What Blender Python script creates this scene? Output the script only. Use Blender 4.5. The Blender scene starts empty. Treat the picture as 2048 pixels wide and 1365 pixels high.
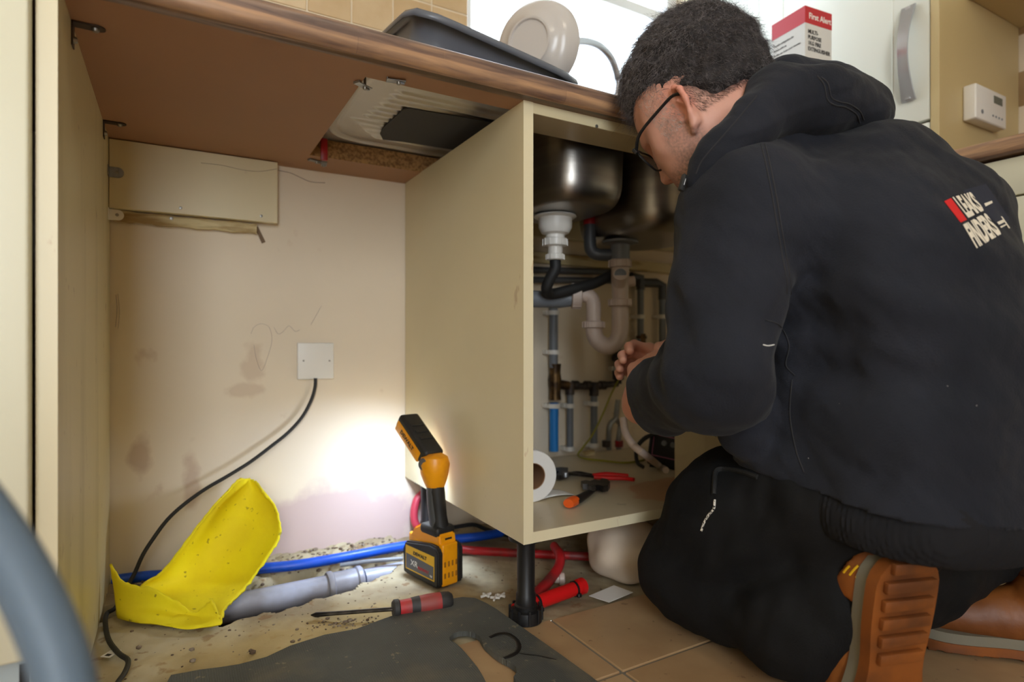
import bpy, bmesh, math, random
import numpy as np
from mathutils import Vector, Matrix
from mathutils.bvhtree import BVHTree
random.seed(7)
S = bpy.context.scene
COL = S.collection
# ------------------------------------------------------------------ camera
FPX, HZ, CAMZ = 1183.0, 690.0, 0.469
YAW = math.radians(29.7)
FW = Vector((math.sin(YAW), math.cos(YAW), 0)); RT = Vector((math.cos(YAW), -math.sin(YAW), 0))
CAM = Vector((0, 0, CAMZ))
cd = bpy.data.cameras.new('camera'); cam = bpy.data.objects.new('camera', cd); COL.objects.link(cam)
cam.location = CAM; cam.rotation_euler = (math.pi/2, 0, -YAW)
cd.sensor_width = 36.0; cd.lens = 36.0*FPX/2048; cd.shift_y = (HZ-682.5)/2048; cd.clip_start = 0.02
cd.dof.use_dof = True; cd.dof.focus_distance = 0.92; cd.dof.aperture_fstop = 2.8
S.camera = cam
# ------------------------------------------------------------------ light and exposure
w = bpy.data.worlds.new('world'); S.world = w; w.use_nodes = True
bg = w.node_tree.nodes['Background']; bg.inputs[0].default_value = (0.80, 0.90, 1.0, 1); bg.inputs[1].default_value = 5.5
def area(name, loc, target, sx, sy, power, color, spread=180):
    d = bpy.data.lights.new(name, 'AREA'); d.shape = 'RECTANGLE'; d.size = sx; d.size_y = sy
    d.energy = power; d.color = color; d.spread = math.radians(spread)
    o = bpy.data.objects.new(name, d); COL.objects.link(o); o.location = loc
    o.rotation_euler = (Vector(target)-Vector(loc)).to_track_quat('-Z', 'Y').to_euler(); return o
area('daylight_from_garden_door', (-0.62, -1.93, 1.25), (-0.05, 1.0, 0.75), 0.8, 1.5, 24, (0.93, 0.97, 1.0))
area('ceiling_light_glow', (0.35, -0.5, 2.28), (0.4, -0.2, 0), 0.35, 0.35, 4.5, (1.0, 0.86, 0.66))
S.view_settings.view_transform = 'Standard'; S.view_settings.look = 'None'
S.view_settings.exposure = 0.2; S.view_settings.gamma = 1.0; S.view_settings.use_curve_mapping = False
S.cycles.use_denoising = True; S.cycles.max_bounces = 10; S.cycles.diffuse_bounces = 6
S.cycles.caustics_reflective = False; S.cycles.caustics_refractive = False; S.cycles.sample_clamp_indirect = 4.0
# ------------------------------------------------------------------ helpers: pixel to point on a known plane
def ray(px, py):
    return FW + RT*((px-1024)/FPX) + Vector((0, 0, (HZ-py)/FPX))
def atd(px, py, d): return CAM + ray(px, py)*d
def onY(px, py, Y): r = ray(px, py); return CAM + r*(Y/r.y)
def onX(px, py, X): r = ray(px, py); return CAM + r*(X/r.x)
def onZ(px, py, z): r = ray(px, py); return CAM + r*((z-CAMZ)/r.z)
# ------------------------------------------------------------------ materials
def lin(c):
    return tuple(((v/255)/12.92 if v/255 <= .04045 else ((v/255+.055)/1.055)**2.4) for v in c)
def mat(name, rgb, rough=.5, metal=0, var=0, vscale=8, bump=0, bscale=60, rgb2=None, stretch=(1,1,1), spec=.5, emit=0, coat=0, thr=(.4,.62), aniso=0, detail=5):
    m = bpy.data.materials.new(name); m.use_nodes = True; nt = m.node_tree; b = nt.nodes['Principled BSDF']
    c = lin(rgb); b.inputs['Base Color'].default_value = (*c, 1); b.inputs['Roughness'].default_value = rough
    b.inputs['Metallic'].default_value = metal; b.inputs['Specular IOR Level'].default_value = spec
    b.inputs['Coat Weight'].default_value = coat
    if aniso: b.inputs['Anisotropic'].default_value = aniso
    if emit: b.inputs['Emission Color'].default_value = (*c, 1); b.inputs['Emission Strength'].default_value = emit
    if var or bump or rgb2:
        tc = nt.nodes.new('ShaderNodeTexCoord'); mp = nt.nodes.new('ShaderNodeMapping'); mp.inputs['Scale'].default_value = stretch
        nt.links.new(tc.outputs['Object'], mp.inputs[0])
    if var or rgb2:
        n = nt.nodes.new('ShaderNodeTexNoise'); n.inputs['Scale'].default_value = vscale; n.inputs['Detail'].default_value = detail
        nt.links.new(mp.outputs[0], n.inputs['Vector'])
        r = nt.nodes.new('ShaderNodeValToRGB'); c2 = lin(rgb2) if rgb2 else tuple(x*(1-var) for x in c)
        r.color_ramp.elements[0].color = (*c2, 1); r.color_ramp.elements[1].color = (*c, 1)
        r.color_ramp.elements[0].position = thr[0]; r.color_ramp.elements[1].position = thr[1]
        nt.links.new(n.outputs[0], r.inputs[0]); nt.links.new(r.outputs[0], b.inputs['Base Color'])
    if bump:
        n2 = nt.nodes.new('ShaderNodeTexNoise'); n2.inputs['Scale'].default_value = bscale; n2.inputs['Detail'].default_value = 4
        nt.links.new(mp.outputs[0], n2.inputs['Vector'])
        bp = nt.nodes.new('ShaderNodeBump'); bp.inputs['Strength'].default_value = bump; bp.inputs['Distance'].default_value = .002
        nt.links.new(n2.outputs[0], bp.inputs['Height']); nt.links.new(bp.outputs[0], b.inputs['Normal'])
    return m
def node_tools(m):
    nt = m.node_tree; b = nt.nodes['Principled BSDF']
    def N(t, **k):
        n = nt.nodes.new(t)
        for a, v in k.items(): setattr(n, a, v)
        return n
    return nt, b, N, nt.links.new
def blend_in(m, fac_builder, rgb):
    """lay a second colour over the present base colour where fac_builder's socket is 1"""
    nt, b, N, L = node_tools(m); mx = N('ShaderNodeMix', data_type='RGBA')
    src = b.inputs['Base Color'].links
    if src: L(src[0].from_socket, mx.inputs['A'])
    else: mx.inputs['A'].default_value = b.inputs['Base Color'].default_value
    mx.inputs['B'].default_value = (*lin(rgb), 1)
    L(fac_builder(nt, N, L), mx.inputs['Factor']); L(mx.outputs['Result'], b.inputs['Base Color'])
def noise_mask(scale, lo, hi, stretch=(1,1,1), seed=0, amount=1.0, detail=6, zlim=None, dist=0):
    def f(nt, N, L):
        tc = N('ShaderNodeTexCoord'); mp = N('ShaderNodeMapping'); mp.inputs['Scale'].default_value = stretch; mp.inputs['Location'].default_value = (seed, seed*1.7, seed*.3)
        L(tc.outputs['Object'], mp.inputs[0]); n = N('ShaderNodeTexNoise'); n.inputs['Scale'].default_value = scale; n.inputs['Detail'].default_value = detail; n.inputs['Distortion'].default_value = dist
        L(mp.outputs[0], n.inputs['Vector']); r = N('ShaderNodeMapRange'); r.inputs['From Min'].default_value = lo; r.inputs['From Max'].default_value = hi; r.inputs['To Max'].default_value = amount
        L(n.outputs[0], r.inputs[0]); out = r.outputs[0]
        if zlim:
            sp = N('ShaderNodeSeparateXYZ'); L(tc.outputs['Object'], sp.inputs[0]); r2 = N('ShaderNodeMapRange')
            r2.inputs['From Min'].default_value = zlim[0]; r2.inputs['From Max'].default_value = zlim[1]
            L(sp.outputs[zlim[2] if len(zlim) > 2 else 2], r2.inputs[0]); mu = N('ShaderNodeMath', operation='MULTIPLY'); L(out, mu.inputs[0]); L(r2.outputs[0], mu.inputs[1]); out = mu.outputs[0]
        return out
    return f
def blob_mask(cx, cy, cz, rx, ry, rz, nscale=9, namp=.8, amount=.8, soft=.5):
    """a stain of its own shape: an ellipsoid round a point, its rim broken by noise"""
    def f(nt, N, L):
        tc = N('ShaderNodeTexCoord'); mp = N('ShaderNodeMapping'); mp.inputs['Location'].default_value = (-cx/rx, -cy/ry, -cz/rz); mp.inputs['Scale'].default_value = (1/rx, 1/ry, 1/rz)
        L(tc.outputs['Object'], mp.inputs[0]); le = N('ShaderNodeVectorMath', operation='LENGTH'); L(mp.outputs[0], le.inputs[0])
        n = N('ShaderNodeTexNoise'); n.inputs['Scale'].default_value = nscale; n.inputs['Detail'].default_value = 6; L(tc.outputs['Object'], n.inputs['Vector'])
        ma = N('ShaderNodeMath', operation='MULTIPLY_ADD'); L(n.outputs[0], ma.inputs[0]); ma.inputs[1].default_value = -namp*2; ma.inputs[2].default_value = namp
        ad = N('ShaderNodeMath', operation='ADD'); L(le.outputs['Value'], ad.inputs[0]); L(ma.outputs[0], ad.inputs[1])
        r = N('ShaderNodeMapRange'); r.inputs['From Min'].default_value = 1; r.inputs['From Max'].default_value = 1-soft; r.inputs['To Max'].default_value = amount
        L(ad.outputs[0], r.inputs[0]); return r.outputs[0]
    return f
M = {}
M['cream'] = mat('cream_melamine', (216,203,166), .38, var=.05, vscale=3, bump=.04, bscale=160)
blend_in(M['cream'], noise_mask(26, .70, .76, (1,1,.5), 3, .45), (150,104,60))
M['cream_edge'] = mat('cream_edging', (226,214,180), .4)
blend_in(M['cream_edge'], noise_mask(45, .66, .72, (1,1,.35), 5, .6), (168,106,58))
M['cream_dirty'] = mat('cream_melamine_dirty', (212,200,162), .38, var=.05, vscale=3)
blend_in(M['cream_dirty'], noise_mask(12, .5, .8, (1,1,.12), 9, .45), (126,112,66))
blend_in(M['cream_dirty'], noise_mask(60, .68, .74, (1,1,.6), 2, .5), (120,84,50))
M['door_white'] = mat('pale_door_foil', (222,224,214), .3)
M['door_cream'] = mat('cream_door_foil', (224,220,196), .32)
M['warm_panel'] = mat('warm_cream_panel', (196,174,126), .45, var=.06, vscale=2)
M['brown_under'] = mat('brown_backing', (162,121,90), .62, var=.08, vscale=2.5, bump=.06, bscale=200)
blend_in(M['brown_under'], noise_mask(7, .62, .8, (1,1,1), 4, .35), (98,58,38))
M['chip'] = mat('raw_chipboard', (176,134,82), .9, rgb2=(128,92,54), vscale=150, bump=.8, bscale=180, thr=(.38,.6))
def wood_mat():
    m = mat('block_print_laminate', (140,96,66), .32, bump=.08, bscale=220, stretch=(1,8,8))
    nt, b, N, L = node_tools(m); tc = N('ShaderNodeTexCoord')
    # long blocks along x with their own tone
    sx = N('ShaderNodeSeparateXYZ'); L(tc.outputs['Object'], sx.inputs[0])
    cx = N('ShaderNodeCombineXYZ'); L(sx.outputs[0], cx.inputs[0])
    yz = N('ShaderNodeMath', operation='SUBTRACT'); L(sx.outputs[2], yz.inputs[0]); L(sx.outputs[1], yz.inputs[1]); L(yz.outputs[0], cx.inputs[1])
    br = N('ShaderNodeTexBrick'); br.inputs['Scale'].default_value = 1; br.inputs['Brick Width'].default_value = .34; br.inputs['Row Height'].default_value = .030
    br.inputs['Mortar Size'].default_value = .0004; br.offset = .37
    br.inputs['Color1'].default_value = (0,0,0,1); br.inputs['Color2'].default_value = (1,1,1,1); br.inputs['Mortar'].default_value = (.3,.3,.3,1); L(cx.outputs[0], br.inputs[0])
    n = N('ShaderNodeTexNoise'); n.inputs['Scale'].default_value = 9; n.inputs['Detail'].default_value = 8; n.inputs['Distortion'].default_value = .6
    mp = N('ShaderNodeMapping'); mp.inputs['Scale'].default_value = (1, 11, 11); L(tc.outputs['Object'], mp.inputs[0]); L(mp.outputs[0], n.inputs['Vector'])
    ad = N('ShaderNodeMath', operation='MULTIPLY_ADD'); L(br.outputs['Color'], ad.inputs[0]); ad.inputs[1].default_value = .30; L(n.outputs[0], ad.inputs[2])
    r = N('ShaderNodeValToRGB'); e = r.color_ramp.elements
    e[0].position = .34; e[0].color = (*lin((84,66,60)), 1); e[1].position = .92; e[1].color = (*lin((184,144,108)), 1)
    q = e.new(.55); q.color = (*lin((122,96,82)), 1)
    L(ad.outputs[0], r.inputs[0]); L(r.outputs[0], b.inputs['Base Color']); return m
M['wood'] = wood_mat()
M['steel'] = mat('stainless_steel', (176,174,170), .34, 1, bump=.05, bscale=140, stretch=(1,10,1))
M['steel_sheet'] = mat('dull_steel_sheet', (212,208,200), .5, 1, var=.12, vscale=6)
M['steel_bowl'] = mat('brushed_bowl_steel', (176,170,162), .33, 1, var=.2, vscale=3, bump=.12, bscale=90, stretch=(.3,.3,14))
M['galv'] = mat('galvanised_steel', (168,170,172), .42, .9, var=.3, vscale=30)
M['chrome'] = mat('brushed_chrome', (190,192,200), .26, 1)
M['pad'] = mat('charcoal_sound_pad', (62,62,64), .8)
M['white_pl'] = mat('white_plastic', (226,222,214), .35)
M['white_dirty'] = mat('grubby_white_plastic', (206,188,176), .42, var=.1, vscale=14)
M['grey_pl'] = mat('grey_plastic', (118,122,128), .42, var=.1, vscale=20)
M['dkgrey_pl'] = mat('dark_grey_plastic', (70,72,76), .45)
M['grey_soil'] = mat('pale_grey_waste_pipe', (172,176,194), .38, rgb2=(140,138,144), vscale=12)
M['black_pl'] = mat('black_plastic', (22,22,24), .42)
M['black_rub'] = mat('black_rubber', (30,30,30), .62, bump=.2, bscale=300)
M['blue_pipe'] = mat('blue_water_pipe', (22,84,206), .38, var=.2, vscale=30)
M['blue_mdpe'] = mat('light_blue_pipe', (20,120,196), .4)
M['red_pl'] = mat('red_plastic', (176,28,34), .42, rgb2=(120,40,40), vscale=22, thr=(.36,.5))
M['red_bright'] = mat('red_grip', (206,22,24), .36)
M['pink_red'] = mat('faded_red_pipe', (190,60,76), .42)
M['brass'] = mat('tarnished_brass', (112,86,52), .45, .8, rgb2=(58,44,32), vscale=40)
M['copper'] = mat('dull_pipe', (84,74,70), .5, .5, rgb2=(50,44,42), vscale=40)
M['plate'] = mat('stoneware_glaze', (206,200,196), .22)
M['pan'] = mat('dark_grey_tray', (98,102,112), .26)
M['wire_gy'] = mat('green_yellow_wire', (146,140,30), .45)
M['paper'] = mat('white_paper', (228,226,222), .9, bump=.2, bscale=60)
M['cloth'] = mat('white_cotton', (222,206,186), .95, var=.1, vscale=16, bump=.5, bscale=40)
M['tool_steel'] = mat('worn_tool_steel', (92,88,84), .38, .85, rgb2=(52,50,50), vscale=40)
M['orange'] = mat('orange_plastic', (226,92,28), .4)
M['lamp_yellow'] = mat('yellow_tool_plastic', (240,160,14), .36, rgb2=(206,128,10), vscale=14, thr=(.3,.5))
M['lamp_black'] = mat('black_overmould', (34,33,32), .55, var=.3, vscale=30, bump=.15, bscale=200)
M['label_grey'] = mat('grey_label', (84,84,88), .4)
M['led'] = mat('lit_diffuser', (255,252,240), .4, emit=26)
M['screw'] = mat('zinc_screw', (150,146,138), .4, .9)
M['timber'] = mat('cream_painted_batten', (206,190,146), .7, rgb2=(150,122,74), vscale=7, bump=.5, bscale=40, stretch=(1,6,6), thr=(.36,.5))
M['hose_blue'] = mat('blue_grey_hose', (92,108,124), .5)
M['plinth'] = mat('pale_blue_white_plinth', (186,200,206), .5)
M['ink'] = mat('brown_crack', (132,108,92), .9)
M['pencil'] = mat('pencil_line', (150,136,136), .9)
M['black_ink'] = mat('black_print', (30,30,32), .6)
M['red_ink'] = mat('red_print', (196,32,44), .5)
M['white_ink'] = mat('white_print', (236,236,232), .6)
M['yellow_ink'] = mat('yellow_print', (222,176,20), .5)
M['grout'] = mat('cement_grout', (120,112,100), .95, bump=.5, bscale=120)
M['lcd'] = mat('thermostat_screen', (92,100,92), .25)
M['pvc'] = mat('white_window_frame', (232,234,236), .35)
M['ceil'] = mat('ceiling_paint', (228,224,214), .9)
M['paint'] = mat('room_wall_paint', (214,202,176), .85)
# ------------------------------------------------------------------ object tools
def tag(o, label=None, cat=None, group=None, kind=None):
    if label: o['label'] = label
    if cat: o['category'] = cat
    if group: o['group'] = group
    if kind: o['kind'] = kind
    return o
def thing(name, label, cat, loc=(0,0,0), group=None):
    o = bpy.data.objects.new(name, None); COL.objects.link(o); o.location = loc; o.empty_display_size = .05
    return tag(o, label, cat, group)
def link(name, me, parent=None):
    o = bpy.data.objects.new(name, me); COL.objects.link(o)
    if parent is not None:
        o.parent = parent
        off = Vector((0,0,0)); p = parent
        while p is not None: off += p.location; p = p.parent
        o.location = -off
    return o
def obj(name, bm, m, parent=None, smooth=True, angle=35, label=None, kind=None):
    """one bmesh in world coordinates -> one mesh object, its origin moved to its base"""
    me = bpy.data.meshes.new(name)
    bmesh.ops.recalc_face_normals(bm, faces=bm.faces[:])
    if smooth:
        for f in bm.faces: f.smooth = True
        for e in bm.edges:
            if len(e.link_faces) == 2 and e.calc_face_angle(0) > math.radians(angle): e.smooth = False
    bm.to_mesh(me); bm.free()
    for mm in (m if isinstance(m, (list, tuple)) else [m]): me.materials.append(mm)
    o = link(name, me, parent)
    if label: o['label'] = label
    if kind: o['kind'] = kind
    return o
def B(): return bmesh.new()
def box(bm, x0, x1, y0, y1, z0, z1, bev=0, seg=2, M4=None, mi=0):
    r = bmesh.ops.create_cube(bm, size=1); vs = r['verts']
    for v in vs: v.co = Vector((x0+(v.co.x+.5)*(x1-x0), y0+(v.co.y+.5)*(y1-y0), z0+(v.co.z+.5)*(z1-z0)))
    fs = list({f for v in vs for f in v.link_faces}); es = list({e for v in vs for e in v.link_edges})
    if bev:
        r = bmesh.ops.bevel(bm, geom=es, offset=bev, segments=seg, profile=.5, affect='EDGES', clamp_overlap=True)
        vs = list({v for f in r['faces'] for v in f.verts} | {v for v in vs if v.is_valid})
        fs = list({f for v in vs for f in v.link_faces})
    if M4 is not None:
        for v in vs: v.co = M4 @ v.co
    for f in fs: f.material_index = mi
    return bm
def frame_of(d):
    d = d.normalized(); u = d.cross(Vector((0,0,1)))
    if u.length < 1e-3: u = d.cross(Vector((1,0,0)))
    u.normalize(); return u, d.cross(u).normalized()
def spline(pts, n=8):
    P = [Vector(p) for p in pts]
    if len(P) < 3: return [P[0].lerp(P[1], i/n) for i in range(n+1)]
    out = []; Q = [2*P[0]-P[1]] + P + [2*P[-1]-P[-2]]
    for i in range(1, len(Q)-2):
        a, b, c, d = Q[i-1], Q[i], Q[i+1], Q[i+2]
        for k in range(n):
            t = k/n; out.append(.5*((2*b)+(c-a)*t+(2*a-5*b+4*c-d)*t*t+(3*b-a-3*c+d)*t**3))
    out.append(P[-1]); return out
def tube(bm, pts, r, seg=10, smooth=0, caps=True, mi=0, flat=1.0):
    """tube through points; r a number or a list; smooth > 0 rounds the path"""
    n0 = len(pts)
    if smooth:
        rr = r if isinstance(r, (list, tuple)) else None
        pts = spline(pts, smooth)
        if rr:
            r = [rr[min(int(i/smooth), n0-1)]*(1-(i/smooth-int(i/smooth))) + rr[min(int(i/smooth)+1, n0-1)]*(i/smooth-int(i/smooth)) for i in range(len(pts))]
    pts = [Vector(p) for p in pts]; n = len(pts)
    if not isinstance(r, (list, tuple)): r = [r]*n
    tang = [(pts[min(i+1,n-1)]-pts[max(i-1,0)]).normalized() for i in range(n)]
    u, v = frame_of(tang[0]); rings = []
    for i in range(n):
        t = tang[i]; u = (u - t*u.dot(t)).normalized(); v = t.cross(u)
        rings.append([bm.verts.new(pts[i] + (u*math.cos(2*math.pi*k/seg)+v*flat*math.sin(2*math.pi*k/seg))*r[i]) for k in range(seg)])
    fs = []
    for i in range(n-1):
        for k in range(seg): fs.append(bm.faces.new((rings[i][k], rings[i][(k+1)%seg], rings[i+1][(k+1)%seg], rings[i+1][k])))
    if caps: fs.append(bm.faces.new(rings[0][::-1])); fs.append(bm.faces.new(rings[-1]))
    for f in fs: f.material_index = mi
    return bm
def lathe(bm, prof, origin, axis=(0,0,1), seg=32, mi=0):
    """profile (radius, height) turned about the axis; first/last radius 0 closes it"""
    a = Vector(axis).normalized(); u, v = frame_of(a); o = Vector(origin); rings = []; fs = []
    for r, h in prof:
        if r < 1e-6: rings.append([bm.verts.new(o+a*h)])
        else: rings.append([bm.verts.new(o+a*h+(u*math.cos(2*math.pi*k/seg)+v*math.sin(2*math.pi*k/seg))*r) for k in range(seg)])
    for A, C in zip(rings[:-1], rings[1:]):
        for k in range(seg):
            k2 = (k+1) % seg
            if len(A) == 1 and len(C) == 1: continue
            if len(A) == 1: fs.append(bm.faces.new((A[0], C[k], C[k2])))
            elif len(C) == 1: fs.append(bm.faces.new((A[k], C[0], A[k2])))
            else: fs.append(bm.faces.new((A[k], C[k], C[k2], A[k2])))
    for f in fs: f.material_index = mi
    return bm
def prism(bm, poly, vec, mi=0):
    """flat polygon of points pushed along vec"""
    a = [bm.verts.new(p) for p in poly]; b = [bm.verts.new(Vector(p)+Vector(vec)) for p in poly]; n = len(a)
    fs = [bm.faces.new(a), bm.faces.new(b[::-1])]
    for i in range(n): fs.append(bm.faces.new((a[i], b[i], b[(i+1)%n], a[(i+1)%n])))
    for f in fs: f.material_index = mi
    return bm
def gridsheet(bm, fn, nu, nv, keep=None):
    V = [[bm.verts.new(fn(i/nu, j/nv)) for j in range(nv+1)] for i in range(nu+1)]
    for i in range(nu):
        for j in range(nv):
            if keep is None or keep((i+.5)/nu, (j+.5)/nv): bm.faces.new((V[i][j], V[i+1][j], V[i+1][j+1], V[i][j+1]))
    loose = [v for v in bm.verts if not v.link_faces]; bmesh.ops.delete(bm, geom=loose, context='VERTS'); return bm
def solid(o, t, off=-1):
    md = o.modifiers.new('thickness', 'SOLIDIFY'); md.thickness = t; md.offset = off; return o
def frame4(o, x, y, z):
    m = Matrix((x.to_4d(), y.to_4d(), z.to_4d(), (0,0,0,0))).transposed()
    for i in range(3): m[i][3] = o[i]; m[3][i] = 0
    m[3][3] = 1; return m
def text_obj(name, s, m, M4, size, parent, stretch=1.0, depth=.0003, bold=.0, align='CENTER', label=None, spacing=1.0, resolution=2):
    """lettering as thin solid print placed by matrix M4 (x along the words, y up, z out of the surface)"""
    c = bpy.data.curves.new(name, 'FONT'); c.body = s; c.size = size; c.extrude = depth; c.align_x = align; c.offset = bold; c.resolution_u = resolution; c.space_line = spacing
    t = bpy.data.objects.new('tmp', c); COL.objects.link(t); dg = bpy.context.evaluated_depsgraph_get()
    me = bpy.data.meshes.new_from_object(t.evaluated_get(dg)); bpy.data.objects.remove(t); bpy.data.curves.remove(c)
    me.transform(M4 @ Matrix.Diagonal((stretch, 1, 1, 1))); me.materials.clear(); me.materials.append(m)
    o = link(name, me, parent)
    if label: o['label'] = label
    return o
def copy_tree(o, parent=None):
    c = o.copy(); COL.objects.link(c)
    if parent is not None: c.parent = parent
    for ch in list(o.children): copy_tree(ch, c)
    return c
# ------------------------------------------------------------------ main measures (metres)
WY = 1.392                     # face of the back wall
PX0, PX1 = .49, .508           # left side panel of the sink cabinet
FY = .8216                     # front of the carcasses
ZB, ZT, ZW = .145, .865, .903  # underside and top of carcass, top of worktop
XL = -.1095                    # inner face of the left cabinet's side
XR = 1.515                     # door faces of the right-hand run
XW = 1.935                     # right wall
def st(name, bm, m, **k): return tag(obj(name, bm, m, **k), kind='structure')
# ---- floor: screed with its trench, tiles in front
def yfront(x):
    xs = [-.6, -.02, .04, .07, .216, .30, .364, .41, .44]; ys = [1.24, 1.225, 1.17, 1.112, 1.128, 1.15, 1.18, 1.215, 1.26]
    return float(np.interp(x, xs, ys)) + .006*math.sin(x*61)+.004*math.sin(x*140+1)
def yback(x): return 1.285 + .008*math.sin(x*37)+.004*math.sin(x*113)
def hz(x, y):
    n = .0016*math.sin(x*53+y*31)*math.sin(y*71-x*19) + .0008*math.sin(x*190)*math.sin(y*170)
    a = (y-yfront(x))/.012; b = (yback(x)-y)/.02; c = (.44-x)/.02
    k = max(0, min(1, a, b, c)); z = -.004 + n - .085*k*k*(3-2*k)
    if y > yback(x)-.005 and x < .46:
        q = min(1, (y-yback(x)+.005)/.03); z += q*(.006*abs(math.sin(x*90+math.sin(y*120)*2)) + .007*abs(math.sin(x*47+y*60)))
    return z
SC = mat('cement_screed', (184,172,142), .88, bump=.7, bscale=60)
blend_in(SC, noise_mask(5, .44, .6, (1,1,1), 0, .8), (128,110,82))
blend_in(SC, noise_mask(34, .6, .66, (1,1,1), 6, .6), (122,84,44))
blend_in(SC, blob_mask(.22, .98, 0, .34, .12, .3, 9, .5, .5), (186,158,88))
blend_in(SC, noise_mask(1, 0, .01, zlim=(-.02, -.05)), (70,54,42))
bm = B(); X0, X1_, Y0, Y1_ = -.60, XW, .845, WY
gridsheet(bm, lambda u, v: Vector((X0+u*(X1_-X0), Y0+v*(Y1_-Y0), hz(X0+u*(X1_-X0), Y0+v*(Y1_-Y0)))), 420, 110)
vs = [v for v in bm.verts if v.is_boundary]
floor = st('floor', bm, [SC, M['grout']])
bm = B(); box(bm, -1.5, XW, -2.0, .845, -.12, -.003); tag(obj('tile_bed', bm, M['grout'], floor), kind='structure')
TM = [mat('stone_tile_%d' % k, c, .42, rgb2=c2, vscale=7, bump=.12, bscale=50, thr=(.35,.65)) for k, (c, c2) in enumerate((((178,148,110),(158,126,92)), ((184,154,116),(162,132,98)), ((172,142,106),(150,118,84))))]
for t_ in TM: blend_in(t_, noise_mask(50, .66, .7, (1,1,1), 1, .7), (112,80,54))
TP = .33; tx0 = .558-TP*6; tmesh = []
for k in range(3):
    b2 = B(); box(b2, 0, TP-.005, 0, TP-.005, -.010, 0, .0015, 1); me = bpy.data.meshes.new('floor_tile')
    b2.to_mesh(me); b2.free(); me.materials.append(TM[k]); tmesh.append(me)
b2 = B(); box(b2, 0, TP-.005, 0, .844-.658-.0025, -.010, 0, .0015, 1); mcut = bpy.data.meshes.new('floor_tile_cut'); b2.to_mesh(mcut); b2.free(); mcut.materials.append(TM[0])
for i in range(11):
    for j in range(9):
        x = tx0+i*TP+.0025
        if x+TP > XW+.02: continue
        y = .658 - j*TP + .0025
        if y < -2.0: continue
        t = link('tile', mcut if j == 0 else tmesh[(i*7+j*5) % 3], floor)
        t.location = (x, y, random.uniform(-.0006, .0006))
# ---- walls
PL = mat('bare_plaster', (228,213,190), .9, var=.07, vscale=1.8, bump=.15, bscale=14)
blend_in(PL, noise_mask(2.4, .42, .7, (1,1,1), 2, .5), (228,214,190))
blend_in(PL, noise_mask(11, .66, .74, (1,1,.8), 8, .5), (176,140,110))
blend_in(PL, blob_mask(.15, WY, .425, .028, .2, .045, 24, 1.2, .3), (170,136,110))
blend_in(PL, blob_mask(.13, WY, .37, .05, .2, .016, 26, 1.2, .3), (170,136,110))
blend_in(PL, blob_mask(.30, WY, .02, .26, .4, .13, 14, .5, .7, .25), (186,158,160))
blend_in(PL, blob_mask(-.06, WY, .25, .022, .2, .05, 20, .9, .5), (164,130,110))
blend_in(PL, blob_mask(.03, WY, .18, .02, .2, .09, 20, .9, .45), (168,132,112))
def wallbox(*a): bm = B(); box(bm, *a); return bm
wx0, wx1, wz0, wz1 = .655, 1.462, 1.10, 2.05
bm = B()
box(bm, -1.5, wx0, WY, WY+.14, -.12, 2.4); box(bm, wx1, XW+.1, WY, WY+.14, -.12, 2.4)
box(bm, wx0, wx1, WY, WY+.14, -.12, wz0); box(bm, wx0, wx1, WY, WY+.14, wz1, 2.4)
wall_back = st('wall_back', bm, PL)
st('wall_right', wallbox(XW, XW+.1, -2.0, WY, -.12, 2.4), M['paint'])
wall_right = bpy.data.objects['wall_right']
st('wall_left', wallbox(-1.6, -1.5, -2.0, WY+.14, -.12, 2.4), M['paint'])
bm = B(); box(bm, -1.6, -1.05, -2.1, -2.0, -.12, 2.4); box(bm, -.2, XW+.1, -2.1, -2.0, -.12, 2.4); box(bm, -1.05, -.2, -2.1, -2.0, 2.05, 2.4)
st('wall_front', bm, M['paint'])
st('ceiling', wallbox(-1.6, XW+.1, -2.1, WY+.14, 2.4, 2.5), M['ceil'])
bm = B(); box(bm, -1.05, -.99, -2.08, -2.03, -.05, 2.05); box(bm, -.26, -.2, -2.08, -2.03, -.05, 2.05); box(bm, -.99, -.26, -2.08, -2.03, 1.99, 2.05); box(bm, -.99, -.26, -2.08, -2.03, -.05, .1)
st('door_1', bm, M['pvc'])
# wall tiles over the worktop
WT = [mat('wall_tile_%d' % k, c, .28, rgb2=c2, vscale=18, thr=(.3,.7)) for k, (c, c2) in enumerate((((206,178,138),(196,164,122)), ((212,186,148),(200,170,130))))]
wtm = []
for k in range(2):
    b2 = B(); box(b2, .0015, .0985, -.008, 0, .0015, .0985, .0015, 1); me = bpy.data.meshes.new('wall_tile'); b2.to_mesh(me); b2.free(); me.materials.append(WT[k]); wtm.append(me)
for i in range(6):
    for j in range(6):
        t = link('tile', wtm[(i+j*3) % 2], wall_back); t.location = (.059+i*.1, WY, 1.02+j*.1)
GRT = mat('pale_tile_grout', (224,210,186), .9)
bm = B(); box(bm, .05, wx0-.0005, WY-.0062, WY-.0002, 1.0, 1.66); tag(obj('grout', bm, GRT, wall_back), kind='structure')
bm = B(); box(bm, XW-.0062, XW-.0002, -.4, .7065, .9035, 1.66); tag(obj('grout', bm, GRT, wall_right), kind='structure')
rt = []
for k in range(2):
    b2 = B(); box(b2, -.008, 0, .002, .198, .0015, .0925, .0015, 1); me = bpy.data.meshes.new('wall_tile_long'); b2.to_mesh(me); b2.free()
    me.materials.append(mat('brown_wall_tile_%d' % k, ((176,146,108),(168,138,100))[k], .3, rgb2=(150,120,84), vscale=12)); rt.append(me)
for i in range(4):
    for j in range(8):
        t = link('tile', rt[(i+j) % 2], wall_right); t.location = (XW, .508-i*.2-(j % 2)*.1, .905+j*.094)
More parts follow.
